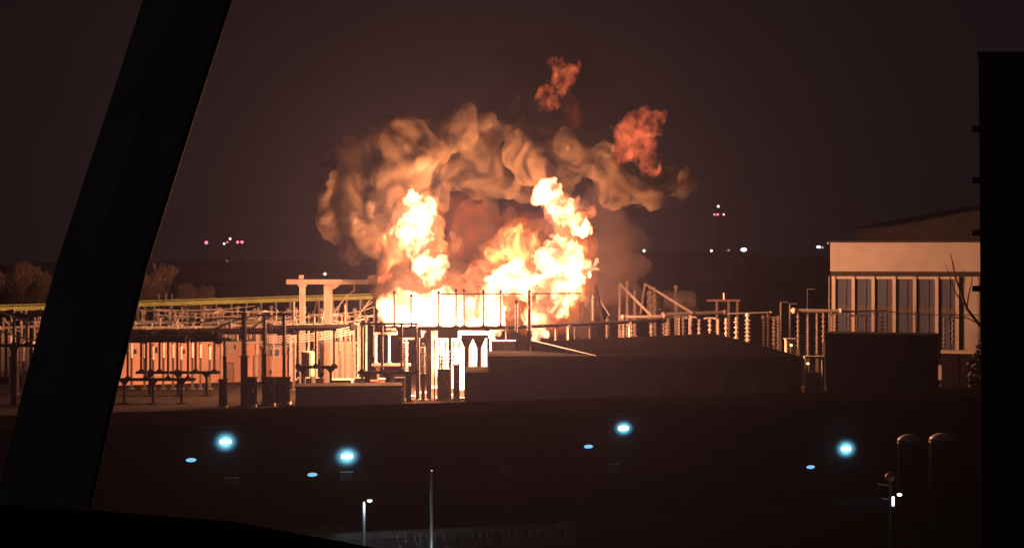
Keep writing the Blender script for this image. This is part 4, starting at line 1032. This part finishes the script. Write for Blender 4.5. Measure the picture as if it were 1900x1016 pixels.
for px, top, w_ in ((1128, 588, .3), (1157, 592, .34), (1172, 594, .2), (1209, 590, .36), (1232, 588, .3), (1241, 586, .26), (1256, 590, .2), (1268, 586, .2)):
    post(px, 143.4 if px < 1230 else 146.4, top, 'lit ribbed insulator below the bright sloping arms', 'insulators below the sloping arms', .4, w_, 'cap', M_dull, M_porc_d, rs=.28, rc=.1, pitch=.42)
for px, top in ((1282, 586), (1297, 594), (1317, 588), (1332, 594), (1347, 592), (1366, 590)):
    post(px, 147.5, top, 'lit ribbed insulator near the small red portal', 'insulators near the red portal', .42, .24, 'cap', M_steel, M_porc, rs=.26, rc=.09, pitch=.42)
post(1387, 148, 588, 'brightest beaded insulator standing alone above the workshop hip', None, .5, .3, 'ball', M_steel, M_porc, rs=.36, rc=.18, pitch=.4)
for px, top in ((1417, 592), (1425, 584), (1436, 588), (1444, 588)):
    post(px, 149, top, 'slim insulator of the close set group above the workshop hip', 'close set insulators', .5, .2, 'cap', M_steel_d, M_porc_m if px != 1425 else M_porc_b, rs=.26, rc=.09, pitch=.42)
for px, top in ((1481, 580), (1499, 578), (1516, 580), (1528, 580), (1543, 580), (1550, 580)):
    post(px, 146.5, top, 'tall beaded insulator under the bent busbar by the switch house', 'insulators under the bent busbar', .45, .26, 'cap', M_steel_d, M_porc_m, rs=.27, rc=.09, pitch=.42)
for px, top in ((1575, 584), (1590, 583), (1606, 583), (1624, 583), (1636, 582), (1700, 585), (1752, 590), (1768, 588)):
    post(px, 149, top, 'slim insulator in front of the tall windows', 'insulators before the tall windows', .4, .24, 'cap', M_steel_d, M_porc_d, rs=.24, rc=.09, pitch=.42)
for px, top, lab in ((1449, 560, 'dim bent pole left of the bent busbar'), (1466, 563, 'dim bent pole next to the bent busbar end'), (1539, 512, 'thin dim mast at the corner of the switch house'), (1498, 536, 'hair thin lightning rod above the bent busbar')):
    X = (px - 950) / F_PX * 151; z = 14 - (top - HOR) / F_PX * 151; t = thing('lightning_mast', lab, 'mast', (X, 151, 0))
    MB().tube((0, 0, 0), (0, 0, z), .05 if 'hair' in lab else .14, .03 if 'hair' in lab else .12).build('pole', M_steel_d, t)
    MB().bar((-.05, 0, z), (.8 if 'bent' in lab else .1, 0, z), .1, .1).build('arm', M_steel_d, t)
# red portal, drum transformer with posts, kiosks
def red_portal():
    Y = 152; k = Y / F_PX; Z = lambda py: 14 - (py - HOR) * k
    t = thing('red_portal', 'small reddish portal frame above the workshop roof', 'frame', ((1312 - 950) * k, Y, 0)); L = lambda px: (px - 1312) * k
    MB().box(0, L(1373), -.15, .15, Z(559), Z(555)).build('beam', surf('red_oxide', (.09, .06, .05), .7), t)
    for px in (1330, 1352, 1368): MB().box(L(px - 2), L(px + 2), -.13, .13, 0, Z(559) - .003).build('leg', bpy.data.materials['red_oxide'], t)
    MB().tube((L(1343), 0, Z(555)), (L(1343), 0, Z(543)), .08).build('rod', M_steel, t)
red_portal()
def drum_transformer():
    Y = 156; k = Y / F_PX; Z = lambda py: 14 - (py - HOR) * k
    t = thing('raised_oil_tank', 'grey round oil tank on a stand behind the second sloping arm', 'tank', ((1225 - 950) * k, Y, 0)); L = lambda px: (px - 1225) * k
    MB().lathe([(.9, 0), (1.25, .25), (1.3, .5), (1.3, L(1292) - .6), (1.2, L(1292) - .2), (.9, L(1292))], 16, Matrix.Translation((0, 0, Z(560))) @ Matrix.Rotation(math.radians(90), 4, 'Y')).build('shell', M_steel_d2, t, smooth=False)
    for px in (1236, 1258, 1280): MB().box(L(px) - .12, L(px) + .12, -.4, .4, 0, Z(579)).build('leg', M_steel, t)
    MB().box(L(1215), L(1295), -.5, .5, Z(574) , Z(572)).build('deck', M_steel, t)
drum_transformer()
post(1207, 154, 538, 'fat pale surge arrester left of the round oil tank', None, .3, .3, 'ball', M_dull, M_porc_d, rs=.5, rc=.36, pitch=.7)
post(1215, 154, 543, 'broad capsule shaped bushing left of the round oil tank', None, .3, .3, 'head', M_dull, M_porc_d, rs=.55, rc=.42, pitch=.8)
post(1254, 153, 537, 'ball topped pale post before the round oil tank', None, .1, .3, 'ball', M_dull, M_porc_d)
# pale frame and lamp between workshop and dark block
def stand():
    Y = 131; k = Y / F_PX; Z = lambda py: 14 - (py - HOR) * k
    t = thing('equipment_stand', 'pale lit equipment stand between the workshop and the dark block', 'stand', ((1492 - 950) * k, Y, 0)); L = lambda px: (px - 1492) * k
    MB().box(0, L(1529), -.3, .3, Z(664), Z(660)).build('deck', M_conc, t)
    MB().box(L(1525), L(1529), -.25, .25, 0, Z(664) - .003).build('leg', M_conc, t); MB().box(L(1494), L(1497), -.25, .25, 0, Z(664) - .003).build('leg', M_steel_d, t)
    MB().box(L(1497), L(1524), .1, .5, .1, Z(690)).build('cubicle', M_steel_d, t)
stand()
M_warm = emit('warm_bulb', (1.0, .62, .28), 3.0)
for px, py, Y, lab in ((1499, 674, 130.6, 'small warm lamp under the deck of the pale stand'), (1468, 640, 133, 'small warm lamp on the kiosk above the workshop hip')):
    p = P(px, py, Y); t = thing('yard_lamp', lab, 'lamp', (p.x, p.y, 0))
    MB().tube((0, .12, 0), (0, .12, p.z + .2), .05).build('pole', M_steel_d, t); MB().box(-.2, .2, -.05, .18, p.z + .16, p.z + .22).build('hood', M_steel_d, t)
    MB().sphere((0, 0, p.z), .11, 10, 8, (1.3, 1, 1)).build('bulb', M_warm, t)
cabinet(1459, 1478, 628, 136, 'lit kiosk cabinet peeping over the workshop hip', M_conc)
# ================================================================ NEAR STREET: fence, lamp posts, tanks; FAR LIGHTS
M_pole = surf('painted_pole', (0.55, 0.58, 0.58), 0.4, 0.2, var=.2)
M_white_bulb = emit('white_bulb', (0.9, 0.97, 1.0), 4.0)
M_razor = surf('razor_wire', (0.5, 0.5, 0.48), 0.4, 0.5)
def gnd(px, py): return P(px, py, 36540 / (py - HOR))
def fence():
    A, B = P(560, 988, 63.5), P(1068, 966, 66.5); A.z = B.z = 0; d = (B - A).normalized(); Ln = (B - A).length
    t = thing('razor_wire_fence', 'low concrete wall topped with looping razor wire before the warehouse', 'fence', A, math.atan2(d.y, d.x))
    zt = 14 - (980 - HOR) / F_PX * 65
    MB().box(0, Ln, -.1, .1, 0, zt - .3).build('wall', surf('dull_concrete', (.2, .2, .19), .9, var=.35), t)
    MB().box(-.03, Ln + .03, -.16, .16, zt - .298, zt).build('coping', surf('coping_concrete', (.3, .3, .28), .9, var=.3), t)
    m2 = P(740, 1004, 60); n2 = P(1062, 1000, 62)
    A2, B2 = Vector((m2.x, m2.y, 0)), Vector((n2.x, n2.y, 0))
    t2 = thing('mesh_fence', 'steel post fence carrying a coil of razor wire', 'fence', A2, math.atan2((B2 - A2).y, (B2 - A2).x)); L2 = (B2 - A2).length
    zc = m2.z
    for i in range(4): MB().tube((L2 * i / 3, 0, 0), (L2 * i / 3, 0, zc + .1), .05).build('post', M_steel_d, t2)
    for z in (.3, 1.1, zc - .45): MB().tube((0, 0, z), (L2, 0, z), .02, seg=5).build('line_wire', M_steel_d, t2)
    R = random.Random(4); pts = []; turns = 12; n = turns * 14
    for i in range(n + 1):
        a = 2 * math.pi * i / 14; r = .38 + .07 * math.sin(i * .21) + R.uniform(-.01, .01)
        pts.append(Vector((L2 * i / n + r * .8 * math.cos(a), r * .3 * math.sin(a), zc + r * math.sin(a))))
    c = MB().path(pts, .026, 4)
    for p in pts[::2]: c.box(p.x - .05, p.x + .05, p.y - .01, p.y + .01, p.z - .02, p.z + .02)
    c.build('razor_coil', M_razor, t2)
fence()
def lamp_post(px, ytop, ybase, Y, label, lampoff, w, light=True):
    b = P(px, ybase, Y); zt = 14 - (ytop - HOR) / F_PX * Y; t = thing('lamp_post', label, 'lamp post', (b.x, Y, 0))
    MB().lathe([(.11, 0), (.11, .5), (.075, .6), (.06, zt - .05), (.04, zt)], 10).build('pole', M_pole, t, smooth=False)
    if lampoff:
        lx, lz = lampoff; z = zt + lz
        MB().tube((0, 0, zt - .05), (lx, 0, z + .06), .03).build('arm', M_black, t)
        MB().box(lx - .14, lx + .14, -.1, .1, z + .05, z + .1).build('hood', M_black, t)
        MB().sphere((lx, 0, z), .085, 10, 8, (1.2, 1, .8)).build('bulb', M_white_bulb, t)
        if light: blue_light((lx, -.3, z - .15), w, .06, (.75, .92, 1.0), t)
    return t
lamp_post(675, 930, 1030, 61, 'short white post with a small lamp beside its top before the warehouse', (.26, .05), 40)
lamp_post(801, 872, 1060, 58, 'tall plain white pole beside the razor wire', None, 0)
def bollard(px, py, Y, label, w):
    p = P(px, py, Y); t = thing('bollard_light', label, 'lamp', (p.x, Y, 0))
    MB().lathe([(.09, 0), (.09, p.z - .2), (.05, p.z - .1)], 8).build('stem', M_black, t)
    MB().sphere((0, 0, p.z), .09, 10, 8).build('bulb', M_white_bulb, t); blue_light((-.2, -.5, p.z), w, .08, (.7, .92, 1.0), t)
p = P(790, 1040, 57.2); bollard(790, 1040, 57.2, 'low bollard light at the foot of the tall white pole', 35)
# tanks at the right
M_dome = surf('dome_lit_paint', (0.75, 0.66, 0.62), 0.5, var=.15)  # firelight on the dome tops put into a paler colour
def silo(px, w_px, top, Y, label, legs=True):
    b = P(px, top, Y); r = w_px / 2 / F_PX * Y; t = thing('storage_tank', label, 'tank', (b.x, Y, 0), 0, 'upright storage tanks'); z = b.z
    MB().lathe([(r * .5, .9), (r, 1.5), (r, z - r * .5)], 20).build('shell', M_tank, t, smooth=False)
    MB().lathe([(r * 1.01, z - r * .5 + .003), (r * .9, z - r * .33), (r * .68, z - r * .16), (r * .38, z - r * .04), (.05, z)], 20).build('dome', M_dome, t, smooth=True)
    MB().lathe([(r * 1.03, z - r * .5 - .14), (r * 1.03, z - r * .5 - .05)], 20).build('rim_band', M_steel_d, t)
    for a in range(4):
        x, y = r * .8 * math.cos(a * 1.5708 + .78), r * .8 * math.sin(a * 1.5708 + .78); MB().box(x - .06, x + .06, y - .06, y + .06, 0, 1.6).build('leg', M_steel_d, t)
    ld = MB()
    ld.tube((r + .12, -.15, 0), (r + .12, -.15, z - .4), .02, seg=5).tube((r + .12, .15, 0), (r + .12, .15, z - .4), .02, seg=5)
    for i in range(14): ld.tube((r + .12, -.15, .3 + i * .3), (r + .12, .15, .3 + i * .3), .015, seg=4)
    ld.build('ladder', M_black, t)
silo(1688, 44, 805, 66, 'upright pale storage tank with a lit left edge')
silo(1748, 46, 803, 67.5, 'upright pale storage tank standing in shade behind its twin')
def vent_pipe():
    p = P(1652, 884, 63); t = thing('vent_pipe', 'pipe with a round copper coloured cowl left of the tanks', 'pipe', (p.x, 63, 0))
    MB().tube((0, 0, 0), (0, 0, p.z - .1), .08).build('pipe', M_steel_d, t); MB().sphere((0, 0, p.z), .23, 14, 10, (1, 1, .9)).build('cowl', surf('copper_cowl', (.45, .28, .2), .5, .3), t, smooth=True)
    MB().bar((-.55, 0, p.z - .32), (-.05, 0, p.z - .38), .04, .04).build('stay_rod', M_steel, t); MB().bar((-.4, 0, p.z - .95), (-.05, 0, p.z - 1.0), .04, .04).build('stay_rod', M_steel, t)
vent_pipe()
def strip_post():
    p = P(1657, 929, 62); t = thing('strip_lamp', 'short upright white strip lamp left of the tanks', 'lamp', (p.x, 62, 0))
    MB().tube((0, .06, 0), (0, .06, p.z + .3), .05).build('post', M_black, t)
    MB().box(-.05, .05, -.05, .0, p.z - .2, p.z + .2).build('tube', M_white_bulb, t); blue_light((.1, -.3, p.z), 2.5, .08, (.75, .85, 1.0), t)
    q = P(1669, 917, 62.4); t = thing('spot_lamp', 'tiny round white spot lamp above the strip lamp', 'lamp', (q.x, 62.4, 0))
    MB().tube((0, .08, 0), (0, .08, q.z + .1), .035).build('post', M_black, t); MB().sphere((0, 0, q.z), .085, 10, 8, (1.3, 1, .8)).build('bulb', M_white_bulb, t)
strip_post()
p = P(1732, 670, 120.7); t = thing('door_lamp', 'tiny white lamp on the wall of the plain dark block', 'lamp', (p.x, 120.85, p.z))
MB().box(-.22, .22, -.02, .06, .06, .14).build('hood', M_black, t); MB().sphere((0, -.02, 0), .08, 10, 6, (2.3, 1, .8)).build('bulb', emit('dim_bulb', (.8, .85, .9), 1.2), t)

# ---------------------------------------------------------------- far lights
M_far_w = emit('far_white_lamp', (0.9, 0.95, 1.0), 2.5); M_far_d = emit('far_dim_lamp', (0.8, 0.75, 0.72), .35)
M_far_r = emit('far_red_lamp', (1.0, 0.16, 0.26), 2.2); M_far_p = emit('far_pink_lamp', (1.0, 0.5, 0.5), 2.0); M_far_b = emit('far_blue_lamp', (.75, .85, 1.0), 3.5)
def far_lamp(px, py, mat, r_px, label, Y=420.0, sx=1.0, grp=None):
    p = P(px, py, Y); t = thing('distant_street_lamp', label, 'street lamp', (p.x, Y, 0), 0, grp); r = r_px * Y / F_PX
    MB().tube((0, .3, 0), (0, .3, p.z + r), .12, .07, seg=6).build('pole', M_black, t); MB().sphere((0, 0, p.z), r, 10, 8, (sx, 1, 1)).build('lamp', mat, t)
far_lamp(1195, 465, M_far_w, 2.6, 'lone white street lamp far off beside the smoke veil')
far_lamp(1320, 465, M_far_w, 2.2, 'small white far lamp below the red lit mast')
far_lamp(1352, 464, M_far_d, 2.2, 'dim far lamp between a small white one and a blue white one')
far_lamp(1380, 463, M_far_b, 3.4, 'brightest blue white far lamp right of the red lit mast', sx=1.7)
far_lamp(1519, 458, M_far_w, 2.4, 'white far lamp left of the switch house roof', sx=1.8)
far_lamp(1526, 459, M_far_d, 2.0, 'dim far lamp close beside the white one by the switch house', sx=1.5)
far_lamp(1536, 451, M_far_d, 2.0, 'dim far lamp touching the switch house corner')
far_lamp(603, 508, M_far_w, 2.6, 'white lamp just above the concrete gantry', Y=300)
far_lamp(421, 484, M_far_d, 1.4, 'faint far lamp below the red mast lights', Y=500)
def red_mast(px, lamps, label, Y=600.0, top=None):
    top = top or min(l[1] for l in lamps); b = P(px, top, Y); t = thing('radio_mast', label, 'mast', (b.x, Y, 0), 0, 'distant masts with aircraft lights')
    for sx, sy in ((-1, -.6), (1, -.6), (0, 1)): MB().tube((sx * 1.0, sy, 0), (sx * .25, sy * .25, b.z), .12, .08, seg=5).build('leg', M_black, t)
    br = MB(); n = 9
    for i in range(n):
        z0, z1 = b.z * i / n, b.z * (i + 1) / n; w0 = 1 - .75 * i / n; w1 = 1 - .75 * (i + 1) / n
        br.tube((-w0, -.6 * w0, z0), (w1, -.6 * w1, z1), .05, seg=4).tube((w0, -.6 * w0, z0), (0, w1, z1), .05, seg=4)
    br.build('bracing', M_black, t)
    for lx, ly, m, r in lamps:
        q = P(lx, ly, Y); o = MB().sphere((q.x - b.x, -1.2, q.z), r * Y / F_PX, 10, 8).build('aircraft_light', m, t)
        if abs(q.x - b.x) > .5: MB().tube((0, 0, q.z), (q.x - b.x, -1.0, q.z), .06, seg=4).build('light_arm', M_black, t)
red_mast(1331, [(1332, 383, M_far_p, 2.6), (1325, 398, M_far_r, 2.0), (1331, 398, M_far_r, 2.2), (1342, 398, M_far_p, 2.0)], 'tall far mast with four red lights right of the smoke')
red_mast(384, [(384, 450, M_far_r, 3.2), (384, 449, M_far_p, 2.2)], 'far mast with one pink red light left of the others')
red_mast(424, [(417, 452, M_far_b, 1.9), (423, 449, M_far_r, 1.5), (428, 443, M_far_p, 2.4)], 'far mast with white and pink lights between two red lit masts')
red_mast(446, [(442, 449, M_far_r, 2.6), (450, 449, M_far_r, 2.8)], 'far mast with two close red lights')
# ================================================================ night haze lit by the fire and the lamps
m, t_, out_ = new_mat('night_haze')
v_ = t_.nodes.new('ShaderNodeVolumePrincipled'); v_.inputs['Color'].default_value = (0.50, 0.54, 1.0, 1); v_.inputs['Density'].default_value = 0.00015
v_.inputs['Anisotropy'].default_value = 0.72
t_.links.new(v_.outputs[0], out_.inputs['Volume'])
hz = MB().box(-1320, 1320, -70, 1520, -1.0, 50.0).build('haze', m)
tag(hz, 'thin night haze glowing around the fire and lamps', 'haze', kind='stuff')
